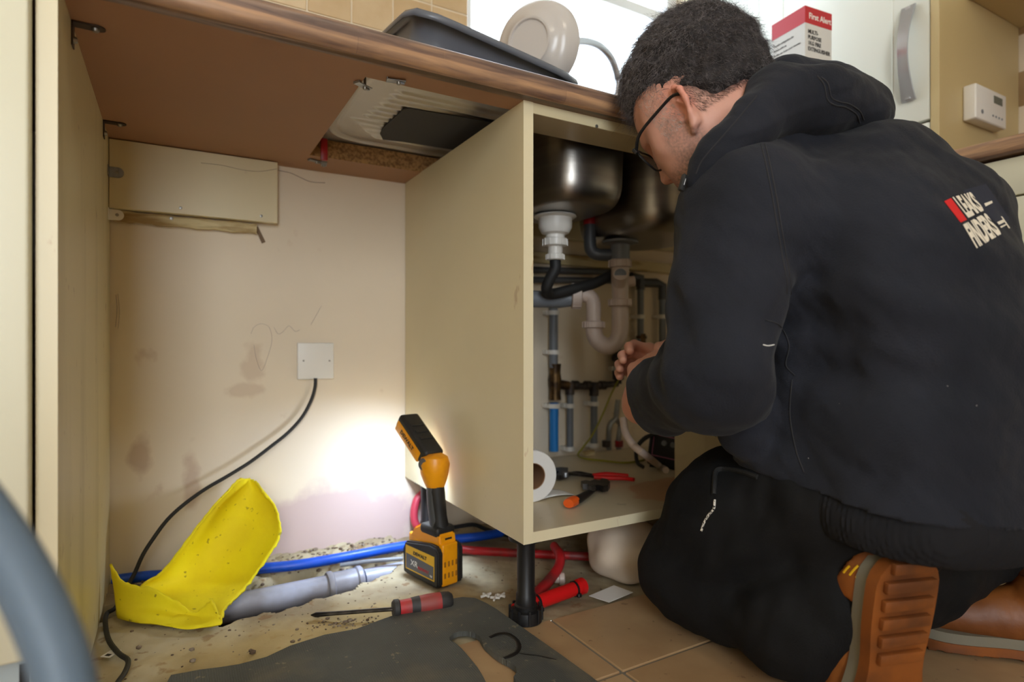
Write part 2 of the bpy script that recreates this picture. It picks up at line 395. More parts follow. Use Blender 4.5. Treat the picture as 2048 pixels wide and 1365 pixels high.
# ---- window
win = thing('window_1', None, None); tag(win, kind='structure')
bm = B(); yf0, yf1 = WY+.055, WY+.115
box(bm, wx0, wx0+.045, yf0, yf1, wz0, wz1, .004); box(bm, wx1-.045, wx1, yf0, yf1, wz0, wz1, .004)
box(bm, wx0+.045, wx1-.045, yf0, yf1, wz0, wz0+.05, .004); box(bm, wx0+.045, wx1-.045, yf0, yf1, wz1-.05, wz1, .004)
obj('window_frame', bm, M['pvc'], win)
bm = B(); box(bm, wx0+.045, wx1-.045, yf0+.005, yf1-.005, 1.535, 1.57, .004); obj('transom', bm, M['pvc'], win)
bm = B(); box(bm, wx0-.02, wx1+.02, WY-.012, yf0, wz0-.022, wz0, .004); obj('window_sill', bm, M['pvc'], win)
GL = bpy.data.materials.new('window_glass'); GL.use_nodes = True; nt = GL.node_tree; nt.nodes.clear()
o_ = nt.nodes.new('ShaderNodeOutputMaterial'); mx = nt.nodes.new('ShaderNodeMixShader'); tr = nt.nodes.new('ShaderNodeBsdfTransparent'); gl = nt.nodes.new('ShaderNodeBsdfGlossy'); fr = nt.nodes.new('ShaderNodeMath'); fr.operation = 'MULTIPLY'; fr.inputs[1].default_value = .18; lw = nt.nodes.new('ShaderNodeLayerWeight'); nt.links.new(lw.outputs['Facing'], fr.inputs[0])
gl.inputs['Roughness'].default_value = .02; tr.inputs[0].default_value = (.95,.97,.97,1)
nt.links.new(fr.outputs[0], mx.inputs[0]); nt.links.new(tr.outputs[0], mx.inputs[1]); nt.links.new(gl.outputs[0], mx.inputs[2]); nt.links.new(mx.outputs[0], o_.inputs[0])
for z0, z1 in ((wz0+.05, 1.535), (1.57, wz1-.05)):
    bm = B(); bm.faces.new([bm.verts.new(p) for p in ((wx0+.045, WY+.085, z0), (wx1-.045, WY+.085, z0), (wx1-.045, WY+.085, z1), (wx0+.045, WY+.085, z1))]); obj('pane', bm, GL, win, smooth=False)
# ---- marks on the plaster
def wall_mark(name, pts, r, m):
    bm = B(); tube(bm, [onY(x, y, WY-.0004) for x, y in pts], r, 5, smooth=5, flat=.4); return obj(name, bm, m, wall_back)
wall_mark('crack', [(556,341),(580,346),(600,355),(622,364),(650,366)], .0013, M['ink'])
bm = B(); tube(bm, [onY(x, y, WY-.0324) for x, y in ((402,326),(445,331),(485,340),(520,343),(554,338))], .0008, 5, smooth=5, flat=.4); BOARD_MARK = bm
wall_mark('pencil_mark', [(502,668),(508,655),(522,648),(538,655),(544,680),(536,712),(523,742),(512,715),(508,690)], .0006, M['pencil'])
wall_mark('pencil_mark', [(548,655),(556,668),(566,664),(578,652),(590,663),(600,660)], .0006, M['pencil'])
wall_mark('pencil_mark', [(622,650),(632,632),(643,612)], .0006, M['pencil'])
wall_mark('pencil_mark', [(232,590),(234,620),(231,655)], .0009, M['pencil'])
wall_mark('pencil_mark', [(236,588),(239,625),(236,658)], .0007, M['pencil'])
# ------------------------------------------------------------------ left cabinet with its door
lc = thing('base_cabinet', 'cream base cabinet at the far left with its door and side panel', 'cabinet', (-.4, 1.1, 0))
bm = B(); box(bm, XL-.0185, XL, .796, WY-.004, .002, ZT, .0006, 1); sp = obj('side_panel', bm, [M['cream_dirty']], lc)
bm = B(); box(bm, XL-.0185, XL+.0002, .7955, .7962, .004, ZT); obj('edging', bm, M['cream_edge'], sp, smooth=False)
bm = B(); box(bm, -.729, -.711, .796, WY-.004, .002, ZT, .0006, 1); obj('side_panel', bm, M['cream'], lc)
bm = B(); box(bm, -.711, XL-.0185, .80, WY-.004, ZB, ZB+.018); obj('bottom_panel', bm, M['cream'], lc)
bm = B(); box(bm, -.728, -.1305, .774, .7950, ZB-.001, ZT-.004, .003, 3); obj('door', bm, M['door_cream'], lc)
bm = B(); box(bm, -.709, XL-.0195, .815, .831, .001, ZB-.002, .001, 1)
pl = obj('plinth', bm, M['plinth'], lc)
bm = B(); box(bm, -.02, .02, -.002, .0, 0, .006, .0009, 1)
bm = B(); p = onY(48, 1350, .8148); box(bm, p.x-.004, p.x+.004, .8142, .8151, p.z-.014, p.z+.012, .0003, 1); obj('slot', bm, M['black_ink'], pl)
def angle_bracket(Y, m, dark=False):
    bm = B(); z = ZT-.0003
    box(bm, XL, XL+.026, Y-.008, Y+.008, z-.0016, z, .0003, 1); lathe(bm, [(0,-.0014),(.0085,-.0014),(.0085,.0001),(0,.0001)], (XL+.026, Y, z), (0,0,1), 20)
    box(bm, XL+.0002, XL+.0018, Y-.008, Y+.008, z-.030, z, .0003, 1)
    b = obj('bracket', bm, m, lc)
    bm = B(); lathe(bm, [(0,-.0045),(.003,-.004),(.0042,-.002),(.0042,0)], (XL+.024, Y, z-.0015), (0,0,1), 14); obj('screw', bm, M['screw'], b)
    bm = B(); lathe(bm, [(.0042,0),(.0042,.002),(.003,.004),(0,.0045)], (XL+.0018, Y, z-.021), (1,0,0), 14); obj('screw', bm, M['screw'], b)
angle_bracket(onZ(178, 52, ZT).y, mat('dark_bracket', (62,46,38), .5, .4)); angle_bracket(onZ(220, 244, ZT).y, bpy.data.materials['dark_bracket'])
for py, m, lab, gx in ((345, M['galv'], None, 0), (430, M['white_pl'], 'white plastic bracket', 0)):
    p = onY(233, py, WY-.035)
    bm = B(); yb = p.y
    box(bm, XL, XL+.0016, yb-.016, yb+.004, p.z-.010, p.z+.010, .0003, 1)
    box(bm, XL, XL+.017, yb, yb+.002, p.z-.010, p.z+.010, .0003, 1); lathe(bm, [(0,.0002),(.010,.0002),(.010,.0018),(0,.0018)], (XL+.015, yb, p.z), (0,1,0), 20)
    b = obj('bracket', bm, m, lc, label=lab)
    bm = B(); lathe(bm, [(.003,0),(.003,.0012),(0,.002)], (XL+.014, yb, p.z), (0,-1,0), 12); obj('screw', bm, M['screw'], b)
# ---- cream board and batten on the back wall
bo = thing('wall_board', 'short cream melamine board screwed across the top of the bare plaster', 'board', (.1, WY-.02, .7))
pr = onY(555, 447, WY-.030); pt = onY(555, 329, WY-.030)
bm = B(); box(bm, XL+.001, pr.x, WY-.018-.014, WY-.016, pr.z, ZT-.002, .0008, 1); bo_ = obj('board', bm, M['cream'], bo); obj('crack', BOARD_MARK, M['ink'], bo_)
for sx_ in (XL+.12, XL+.27):
    bm = B(); lathe(bm, [(.003,0),(.003,.0008),(0,.0014)], (sx_, WY-.032, pr.z+.012), (0,-1,0), 10); obj('screw', bm, M['screw'], bo)
bt = thing('batten', 'thin cream painted wooden batten under the cream board on the wall', 'batten', (.05, WY-.01, .66))
a, b_ = onY(226, 432, WY-.012), onY(513, 458, WY-.012)
bm = B(); d = (b_-a).normalized(); n = Vector((-d.z, 0, d.x)); L_ = (b_-a).length; rnd = random.Random(3)
def batt(u, v):
    w_ = .0105 + .0012*math.sin(u*25)+.0006*math.sin(u*71); s = (v-.5)*2
    ang = v*2*math.pi; return a + d*(u*L_) + n*(w_*max(-1,min(1,1.25*math.sin(ang)))) + Vector((0,-1,0))*(.006*max(-1,min(1,1.3*math.cos(ang))))
gridsheet(bm, batt, 40, 12)
bmesh.ops.remove_doubles(bm, verts=bm.verts[:], dist=1e-5); bmesh.ops.holes_fill(bm, edges=bm.edges[:]); obj('strip', bm, M['timber'], bt)
p = onY(343, 437, WY-.019); bm = B(); lathe(bm, [(.0035,0),(.0035,.0008),(0,.0015)], p, (0,-1,0), 12); obj('screw', bm, M['screw'], bt)
bm = B(); prism(bm, [onY(510,455,WY-.003), onY(516,453,WY-.003), onY(531,484,WY-.003), onY(524,487,WY-.003)], (0,.003,0)); obj('splinter', bm, mat('grey_brown_wood', (120,98,76), .8), bt)
# ---- flex outlet plate and its cable
so = thing('flex_outlet_plate', 'square white blank outlet plate on the plaster wall with black cable below', 'wall plate', (.22, WY, .46))
p0, p1 = onY(595, 760, WY-.009), onY(668, 686, WY-.009)
bm = B(); box(bm, p0.x, p1.x, WY-.009, WY+.001, p0.z, p1.z, .0025, 3); plate_o = obj('plate', bm, M['white_pl'], so)
for q in ((607, 722), (659, 722)):
    p = onY(*q, WY-.0092); bm = B(); lathe(bm, [(.0022,-.001),(.0022,.0004),(0,.0006)], p, (0,-1,0), 12); obj('screw', bm, M['screw'], so)
bm = B()
c_pts = [onY(631,757,WY-.012)] + [onY(x, y, WY-.013-t) for x, y, t in ((630,775,0),(622,802,.002),(604,835,.004),(576,866,.008),(540,895,.012),(500,925,.016),(455,953,.02),(412,978,.024),(370,1008,.03),(335,1040,.036),(305,1080,.04),(285,1112,.045),(268,1150,.05))]
c_pts += [onY(250,1180,1.30), onZ(232,1215,.012), onZ(214,1228,.006), onZ(211,1250,.005), onZ(218,1282,.005), onZ(238,1308,.005), onZ(256,1322,.005), onZ(250,1345,.005), onZ(232,1372,.005), onZ(215,1420,.005)]
tube(bm, c_pts, .0037, 10, smooth=6)
tag(obj('power_cable', bm, M['black_rub']), 'black power cable curving from the outlet plate down to the floor', 'cable')
# ------------------------------------------------------------------ worktop over the sink, with its cut-out
CX0, CX1, CY0, CY1 = .245, 1.20, .867, 1.282; WF = .793
wt = thing('worktop', 'long wood-block print worktop running over the gap and the sink cabinet', 'worktop', (.5, 1.1, ZT))
bm = B(); R_ = .012; prof = [(WF+.03, ZT)]
for k in range(7): t = math.pi/2*k/6; prof.append((WF+R_-R_*math.sin(t), ZT+R_-R_*math.cos(t)))
for k in range(7): t = math.pi/2*k/6; prof.append((WF+R_-R_*math.cos(t), ZW-R_+R_*math.sin(t)))
prof += [(CY0, ZW)]
def strip(bm, prof, xa, xb, n=1, mi=0):
    rows = [[bm.verts.new((x, y, z)) for y, z in prof] for x in (xa, xb)]
    for i in range(len(prof)-1): f = bm.faces.new((rows[0][i], rows[0][i+1], rows[1][i+1], rows[1][i])); f.material_index = mi
XE = 1.512
strip(bm, prof, -.9, XE)
def q4(bm, a, b, c, d, mi): f = bm.faces.new([bm.verts.new(p) for p in (a, b, c, d)]); f.material_index = mi
def flat(x0, x1, y0, y1, z, mi): q4(bm, (x0,y0,z), (x1,y0,z), (x1,y1,z), (x0,y1,z), mi)
flat(-.9, XE, WF+.03, CY0, ZT, 1); flat(-.9, CX0, CY0, CY1, ZT, 1); flat(CX1, XE, CY0, CY1, ZT, 1); flat(-.9, XE, CY1, WY, ZT, 1)
flat(-.9, CX0, CY0, CY1, ZW, 0); flat(CX1, XE, CY0, CY1, ZW, 0); flat(-.9, XE, CY1, WY, ZW, 0)
q4(bm, (CX0,CY0,ZT), (CX1,CY0,ZT), (CX1,CY0,ZW), (CX0,CY0,ZW), 2); q4(bm, (CX0,CY1,ZT), (CX1,CY1,ZT), (CX1,CY1,ZW), (CX0,CY1,ZW), 2)
q4(bm, (CX0,CY0,ZT), (CX0,CY1,ZT), (CX0,CY1,ZW), (CX0,CY0,ZW), 2); q4(bm, (CX1,CY0,ZT), (CX1,CY1,ZT), (CX1,CY1,ZW), (CX1,CY0,ZW), 2)
q4(bm, (-.9,WF+.012,ZT), (-.9,WY,ZT), (-.9,WY,ZW), (-.9,WF+.012,ZW), 2); q4(bm, (XE,WF+.012,ZT), (XE,WY,ZT), (XE,WY,ZW), (XE,WF+.012,ZW), 0); q4(bm, (-.9,WY,ZT), (XE,WY,ZT), (XE,WY,ZW), (-.9,WY,ZW), 2)
bmesh.ops.remove_doubles(bm, verts=bm.verts[:], dist=1e-4)
obj('slab', bm, [M['wood'], M['brown_under'], M['chip']], wt, angle=50)
# right-hand worktop
wr = thing('worktop', 'wood-print worktop along the right wall beside the thermostat panel', 'worktop', (1.7, -.2, ZT))
bm = B(); prof2 = [(1.935, ZT)] + [(x-WF+1.497, z) for x, z in prof[:-1]] + [(1.935, ZW)]
rows = [[bm.verts.new((x, y, z)) for x, z in prof2] for y in (-1.3, .706)]
for i in range(len(prof2)-1): bm.faces.new((rows[0][i], rows[1][i], rows[1][i+1], rows[0][i+1]))
bm.faces.new(rows[0]); bm.faces.new(rows[1][::-1]); bmesh.ops.recalc_face_normals(bm, faces=bm.faces[:])
WOODY = wood_mat(); WOODY.name = 'block_print_laminate_across'
for n_ in [n_ for n_ in WOODY.node_tree.nodes if n_.type == 'TEX_COORD']:
    mpn = WOODY.node_tree.nodes.new('ShaderNodeMapping'); mpn.inputs['Rotation'].default_value = (0, 0, math.pi/2)
    outs = [l.to_socket for l in n_.outputs['Object'].links]; WOODY.node_tree.links.new(n_.outputs['Object'], mpn.inputs[0])
    for s_ in outs: WOODY.node_tree.links.new(mpn.outputs[0], s_)
obj('slab', bm, WOODY, wr, angle=50)
# ------------------------------------------------------------------ sink
sk = thing('sink', 'stainless steel sink with drainer and two bowls set in the worktop cut-out', 'sink', (.7, 1.08, ZW))
SX0, SX1, SY0, SY1, SZ = .222, 1.225, .845, 1.305, ZW+.0022
bowls = [(.735, 1.075, .105, .145, .150, .725, 1.08), (.985, 1.075, .135, .165, .190, .908, 1.08)]
def ing(x, y, hx, hy, n=3.2): return abs(x/hx)**n + abs(y/hy)**n
def rib(y, y0, x, xs): # pressed groove, seen from below as a ridge
    return .0058*math.exp(-((y-y0)/.0046)**2)*max(0, min(1, (x-xs)/.012))*max(0, min(1, (.60-x)/.012))
ribs = [(.905,.40),(.932,.35)] + [(.978+.0225*k, .328-.003*k) for k in range(7)] + [(1.140,.290),(1.166,.312),(1.190,.330),(1.214,.352)]
def deck(x, y):
    z = SZ
    for y0, xs in ribs: z -= rib(y, y0, x, xs)
    for rx, ry, hh in ((.176, .192, .0030), (.164, .180, -.0016)):
        g = (ing(x-.44, y-1.075, rx, ry, 5)**.2-1)*.17
        if x < .58 and abs(g) < .02: z -= hh*math.exp(-(g/.0034)**2)
    e = min(x-SX0, SX1-x, y-SY0, SY1-y); z -= .0018*max(0, 1-e/.004)
    return z
bm = B(); NX, NY = 420, 240
def inb(u, v):
    x, y = SX0+u*(SX1-SX0), SY0+v*(SY1-SY0)
    return all(ing(x-c[0], y-c[1], c[2], c[3]) > .97 for c in bowls)
gridsheet(bm, lambda u, v: Vector((SX0+u*(SX1-SX0), SY0+v*(SY1-SY0), deck(SX0+u*(SX1-SX0), SY0+v*(SY1-SY0)))), NX, NY, inb)
obj('drainer', bm, M['steel_sheet'], sk, angle=60)
for k, (cx, cy, hx, hy, dp, wx, wy) in enumerate(bowls):
    bm = B(); prof = [(1.035, -.0012), (1.0, -.002), (.985, -.006)] + [(.975-.02*t, -.012-(dp-.06)*t) for t in (0,.33,.66,1)]
    prof += [(.955-.22*(1-math.cos(a_)), -(dp-.048)-.048*math.sin(a_)) for a_ in [math.pi/2*q/7 for q in range(1,8)]]
    rings = []; seg = 72
    for s, z in prof:
        row = []
        for q in range(seg):
            th = 2*math.pi*q/seg; c, s_ = math.cos(th), math.sin(th); n_ = 3.2; rr = (abs(c/hx)**n_+abs(s_/hy)**n_)**(-1/n_)
            row.append(bm.verts.new((cx+c*rr*s, cy+s_*rr*s, SZ+z)))
        rings.append(row)
    last = rings[-1]; wr_ = []
    for f_ in (.5, 1.0):
        row = []
        for q in range(seg):
            th = 2*math.pi*q/seg; tgt = Vector((wx+.03*math.cos(th), wy+.03*math.sin(th), SZ-dp-.002)); row.append(bm.verts.new(last[q].co.lerp(tgt, f_)))
        rings.append(row)
    rings.append([bm.verts.new(Vector((wx,wy,SZ-dp-.004)))])
    for A_, C_ in zip(rings[:-1], rings[1:]):
        for q in range(seg):
            if len(C_) == 1: bm.faces.new((A_[q], A_[(q+1)%seg], C_[0]))
            else: bm.faces.new((A_[q], A_[(q+1)%seg], C_[(q+1)%seg], C_[q]))
    ob = obj('bowl', bm, M['steel_bowl'], sk, angle=60); solid(ob, .0012, 1)
# sound deadening pad under the drainer
bm = B(); zp = SZ-.0072
pp = [onZ(x, y, zp) for x, y in ((766,280),(760,268),(766,256),(776,247),(784,240),(793,232),(800,225),(808,219),(820,217),(870,226),(930,236))]
yy = pp[-1].y; pp += [Vector((.60, yy-.01, zp)), Vector((.62, 1.19, zp)), Vector((.42, 1.20, zp))]
prism(bm, pp[::-1], (0,0,.0016)); obj('sound_pad', bm, M['pad'], sk)
def clip(px, py, ang, turned):
    p = onZ(px, py, ZT-.002); c = Matrix.Translation(p) @ Matrix.Rotation(ang, 4, 'Z')
    bm = B(); box(bm, -.014, .014, -.006, .006, -.0015, 0, .0004, 1, c); box(bm, -.014, -.0125, -.006, .006, 0, .012, .0003, 1, c); box(bm, .002, .012, -.002, .002, -.004, -.0015, .0004, 1, c)
    k = obj('clip', bm, M['galv'], sk)
    bm = B(); lathe(bm, [(0,-.004),(.003,-.0035),(.0035,0),(.002,.001),(.002,.03),(0,.03)], c @ Vector((.004,0,-.0015)), (0,0,1), 12); obj('screw', bm, M['screw'], k)
    return k
clip(726, 171, .5, 0); clip(792, 162, -.2, 0); clip(630, 322, .3, 0); clip(648, 328, 1.4, 0)
p = onZ(648, 306, ZT+.004); bm = B(); box(bm, p.x-.007, p.x+.007, p.y-.004, p.y+.004, ZT-.012, ZW-.004, .002, 2); obj('clip_peg', bm, M['red_pl'], sk, label='red plastic clip peg')
# wastes (turned parts of the plumbing hang below the bowls)
b1, b2_ = Vector((.725,1.08,SZ-.150)), Vector((.908,1.08,SZ-.190))
# ------------------------------------------------------------------ sink cabinet
sc = thing('sink_cabinet', 'cream sink cabinet with its doors off, standing on black legs beside the gap', 'cabinet', (1.0, 1.1, 0))
bm = B(); box(bm, PX0, PX1, FY, WY-.006, ZB, ZT, .0006, 1); sp = obj('side_panel', bm, M['cream'], sc)
bm = B(); box(bm, PX0-.0002, PX1+.0002, FY-.0006, FY+.0002, ZB, ZT); obj('edging', bm, M['cream_edge'], sp, smooth=False)
bm = B(); box(bm, 1.472, 1.49, FY, WY-.006, ZB, ZT, .0006, 1); obj('side_panel', bm, M['cream'], sc)
bm = B(); box(bm, PX1, 1.472, FY, 1.345, ZB, ZB+.018, .0006, 1)
SHM = mat('cream_shelf_stained', (206,190,158), .36, var=.08, vscale=3)
blend_in(SHM, blob_mask(1.02, .90, ZB+.018, .22, .11, .06, 9, .35, .85, .06), (196,150,112))
blend_in(SHM, noise_mask(30, .64, .72, (1,1,1), 4, .4), (132,112,80))
bs = obj('bottom_shelf', bm, SHM, sc)
bm = B(); box(bm, PX1, 1.472, FY-.0006, FY+.0002, ZB+.0002, ZB+.0178); obj('edging', bm, M['cream_edge'], bs, smooth=False)
bm = B(); box(bm, PX1, 1.472, FY, FY+.075, ZT-.018, ZT, .0006, 1); obj('front_rail', bm, M['cream'], sc)
bm = B(); box(bm, PX1, 1.472, WY-.024, WY-.006, ZT-.10, ZT, .0006, 1); obj('back_rail', bm, M['cream'], sc)
bm = B(); box(bm, .972, 1.008, FY, FY+.062, ZB+.018, ZT-.018, .0006, 1); box(bm, .972, 1.008, FY+.062, .970, ZB+.018, .64, .0006, 1)
post = obj('centre_post', bm, M['cream'], sc)
for z in (.469-.183*1.03, .469-.214*1.03, .469-.245*1.03):
    bm = B(); lathe(bm, [(0,0),(.0026,0),(.0026,.0006),(.002,.0003)], (.972, .853, z), (-1,0,0), 12); obj('shelf_pin_hole', bm, M['black_ink'], post)
p = onX(1196, 257, 1.0)
bm = B(); lathe(bm, [(0,0),(.003,0),(.003,.0012),(0,.0018)], onY(1193, 253, FY) + Vector((0,0,0)), (0,-1,0), 12); obj('screw', bm, M['screw'], sc)
def leg(x, y, m=M['black_pl']):
    bm = B(); lathe(bm, [(0,ZB),(.030,ZB),(.030,ZB-.006),(.017,ZB-.008),(.0155,ZB-.02),(.0150,.050),(.0172,.046),(.0172,.030),(.020,.028),(.020,.022),(.026,.020),(.0275,.012),(.0275,.001),(0,.001)], (x, y, 0), (0,0,1), 28)
    l = obj('leg', bm, m, sc)
    bm = B()
    for k in range(10):
        th = 2*math.pi*k/10; c = Matrix.Translation((x,y,.016)) @ Matrix.Rotation(th,4,'Z'); box(bm, .0255, .0295, -.0022, .0022, -.013, .010, .0006, 1, c)
    obj('foot_grip', bm, m, l)
for x, y in ((.519,.862),(1.455,.862),(.525,1.33),(1.455,1.33),(.99,.862)): leg(x, y)
# ------------------------------------------------------------------ right-hand tall unit, wall cupboard, drawers
tu = thing('tall_unit', 'pale tall kitchen unit with bowed metal handle behind the red and white box', 'cupboard', (1.7, 1.0, 0))
bm = B(); box(bm, XR+.002, XW-.009, .690, .7085, .906, 2.15, .0008, 1); box(bm, XR+.018, XW-.009, .690, .708, .10, ZT-.002); obj('end_panel', bm, M['warm_panel'], tu)
bm = B(); box(bm, XR+.019, XW-.009, .709, 1.166, .10, .118); box(bm, XR+.019, XW-.009, .709, 1.166, 2.13, 2.15); box(bm, XW-.028, XW-.009, .709, 1.166, .118, 2.13); box(bm, XR+.019, XW-.029, 1.15, 1.166, .118, 2.13); obj('carcass', bm, M['warm_panel'], tu)
def shaker(name, y0, y1, z0, z1, parent, m):
    bm = B(); box(bm, XR, XR+.018, y0, y1, z0, z1, .002, 2); d = obj(name, bm, m, parent)
    bm = B(); e = .078; t = .0012
    for a in ((y0+e, y0+e+.003, z0+e, z1-e), (y1-e-.003, y1-e, z0+e, z1-e), (y0+e, y1-e, z0+e, z0+e+.003), (y0+e, y1-e, z1-e-.003, z1-e)):
        box(bm, XR-t, XR+.001, a[0], a[1], a[2], a[3], .0005, 1)
    obj('panel_bead', bm, m, d); return d
d1 = shaker('door', .7105, 1.168, .992, 2.14, tu, M['door_white']); shaker('door', .7105, 1.168, .11, .985, tu, M['door_white'])
# handle: bowed flat bar
hy_ = onX(1820, 100, XR).y; hz0, hz1 = onX(1822, 196, XR-.02).z, onX(1822, 4, XR-.02).z
bm = B(); n_ = 28; R0 = []
for i in range(n_+1):
    u = i/n_; z = hz0+(hz1-hz0)*u; bow = math.sin(math.pi*u)**1.0; x = XR-.008-.028*bow; wv = .011+.0045*abs(2*u-1)**2
    R0.append([bm.verts.new((x+dx, hy_+dy*wv+.0, z)) for dx, dy in ((0,-1),(0,1),(.0045,1),(.0045,-1))])
for i in range(n_):
    for k in range(4): bm.faces.new((R0[i][k], R0[i][(k+1)%4], R0[i+1][(k+1)%4], R0[i+1][k]))
bm.faces.new(R0[0]); bm.faces.new(R0[-1][::-1])
for z in (hz0+.008, hz1-.008): box(bm, XR-.011, XR+.001, hy_-.006, hy_+.006, z-.006, z+.006, .001, 1)
obj('handle', bm, M['chrome'], d1, label='bowed brushed metal handle')
bm = B(); box(bm, XR+.004, XR+.02, 1.172, WY-.002, .905, 2.15, .0008, 1); tag(obj('filler_panel', bm, M['door_white']), 'narrow pale filler panel between the tall unit and the window wall', 'panel')
wc = thing('wall_cupboard', 'cream wall cupboard at the top right corner, seen from below', 'cupboard', (1.8, .2, 1.3))
bm = B(); box(bm, 1.662, XW-.001, -.3, .6885, 1.300, 1.318); box(bm, 1.662, XW-.001, -.3, -.282, 1.318, 2.0); box(bm, 1.662, XW-.001, .670, .6885, 1.318, 2.0); box(bm, XW-.012, XW-.001, -.282, .67, 1.318, 2.0); box(bm, 1.662, XW-.012, -.282, .67, 1.982, 2.0); obj('carcass', bm, M['warm_panel'], wc)
bm = B(); box(bm, 1.640, 1.659, -.298, .6875, 1.296, 2.0, .002, 2); obj('door', bm, M['door_cream'], wc)
du = thing('drawer_unit', 'pale cream drawer unit under the right-hand worktop', 'cabinet', (1.7, .1, 0))
bm = B(); box(bm, XR+.0205, XW-.001, -.25, .6885, .12, .138); box(bm, XR+.0205, XW-.001, .670, .6885, .138, ZT-.001); box(bm, XR+.0205, XW-.001, -.25, -.232, .138, ZT-.001); obj('carcass', bm, M['cream'], du)
for z0, z1 in ((.780, ZT-.006), (.475, .776), (.125, .471)):
    bm = B(); box(bm, XR, XR+.018, -.248, .6865, z0, z1, .002, 2); obj('drawer', bm, M['door_cream'], du)
# thermostat
th = thing('thermostat', 'white wall thermostat with small grey screen on the cream end panel', 'thermostat', (1.78, .69, 1.1))
a_, b_ = onY(1951, 235, .69), onY(2020, 185, .66)
tx0_, tx1_ = onY(1951,200,.66).x, onY(2018,200,.66).x; tz0, tz1 = onY(1985,247,.66).z, onY(1985,178,.66).z
bm = B(); box(bm, tx0_+.008, tx1_-.008, .662, .6895, tz0, tz1, .004, 3); tb = obj('case', bm, M['white_pl'], th)
tw = tx1_-tx0_
bm = B(); box(bm, tx0_+.56*tw, tx0_+.82*tw, .6612, .6625, tz0+.052, tz1-.012, .0006, 1); obj('screen', bm, M['lcd'], tb)
for k in range(4):
    bm = B(); x = tx0_+(.52+.09*k)*tw; box(bm, x, x+.006, .6608, .6625, tz0+.018, tz0+.023, .0008, 1); obj('button', bm, M['grey_pl'], tb)
bm = B(); lathe(bm, [(0,.001),(.005,.001),(.005,0)], (tx0_+.22*tw, .662, tz0+.02), (0,-1,0), 16); obj('dial', bm, M['grey_pl'], tb)
# ------------------------------------------------------------------ fire extinguisher box
eb = thing('extinguisher_box', 'tall red and white fire extinguisher carton standing on the worktop behind the hood', 'box', (1.29, .88, ZW))
e0 = Vector((1.248, .84, ZW+.0005)); va = Vector((.0958,.9954,0)); vb = Vector((.9954,-.0958,0)); hA, hB, hT = .093, .0875, .339
FM = frame4(e0, vb, Vector((0,0,1)), -va)   # right (near) face: x along, y up, z out
LM = frame4(e0+va*hA, -va, Vector((0,0,1)), -vb)
CARD = mat('white_carton', (214,212,208), .5); REDC = mat('red_carton_print', (190,22,40), .42)
bm = B()
prism(bm, [e0, e0+vb*hB, e0+vb*hB+va*hA, e0+va*hA], (0,0,hT)); eo = obj('carton', bm, CARD, eb, smooth=False)
bm = B(); prism(bm, [e0+Vector((0,0,hT-.038))-va*.0004-vb*.0004, e0+Vector((0,0,hT-.038))+vb*(hB+.0004)-va*.0004, e0+Vector((0,0,hT-.038))+vb*(hB+.0004)+va*(hA+.0004), e0+Vector((0,0,hT-.038))+va*(hA+.0004)-vb*.0004], (0,0,.0385)); obj('red_band', bm, REDC, eb, smooth=False)
def on_face(Mx, x, y): return Mx @ Matrix.Translation((x, y, .0005))
text_obj('lettering', 'First Alert', M['white_ink'], on_face(FM, hB*.55, hT-.026), .019, eo, .92, .0002, .0004)
text_obj('lettering', 'MULTI-\nPURPOSE\n1KG FIRE\nEXTINGUISHER', M['black_ink'], on_face(FM, .009, hT-.060), .0125, eo, .85, .0002, .0003, 'LEFT', spacing=1.05)
bm = B(); lathe(bm, [(0,.0006),(.0125,.0006),(.0125,0)], on_face(FM, .026, hT-.128) @ Vector((0,0,0)), -va, 28); obj('round_symbol', bm, REDC, eo, smooth=False)
text_obj('lettering', '6A', M['white_ink'], on_face(FM, .026, hT-.133) @ Matrix.Translation((0,0,.0006)), .014, eo, .8, .0002)
for x0, y0, x1, y1, m in ((.05,.2,.082,.222,REDC),(.05,.186,.062,.198,M['grey_pl']),(.068,.182,.082,.196,REDC)):
    bm = B(); t = FM; prism(bm, [t @ Vector((x0,y0,.0004)), t @ Vector((x1,y1-.006,.0004)), t @ Vector((x1,y1,.0004)), t @ Vector((x0,y0+.006,.0004))], -va*.0003); obj('printed_mark', bm, m, eo, smooth=False)
for i, (x0, x1) in enumerate(((.006,.058),(.006,.046),(.006,.072))):
    text_obj('lettering', ('Portable extinguishers for', 'the home and for use', 'in the car boat and caravan')[i], M['black_ink'], on_face(LM, .006, hT-.058-.0115*i), .0068, eo, 1.0*(x1-x0)/.072*1.1, .0002, align='LEFT')
for i, s_ in enumerate(('For indoor', 'and outdoor use')):
    text_obj('lettering', s_, M['red_ink'], on_face(LM, .040, hT-.118-.012*i), .0085, eo, .8, .0002, align='LEFT')
bm = B(); t = LM; prism(bm, [t @ Vector((.052,.165,.0004)), t @ Vector((.086,.165,.0004)), t @ Vector((.086,.196,.0004)), t @ Vector((.052,.196,.0004))], -vb*.0003); obj('printed_mark', bm, M['red_ink'], eo, smooth=False)
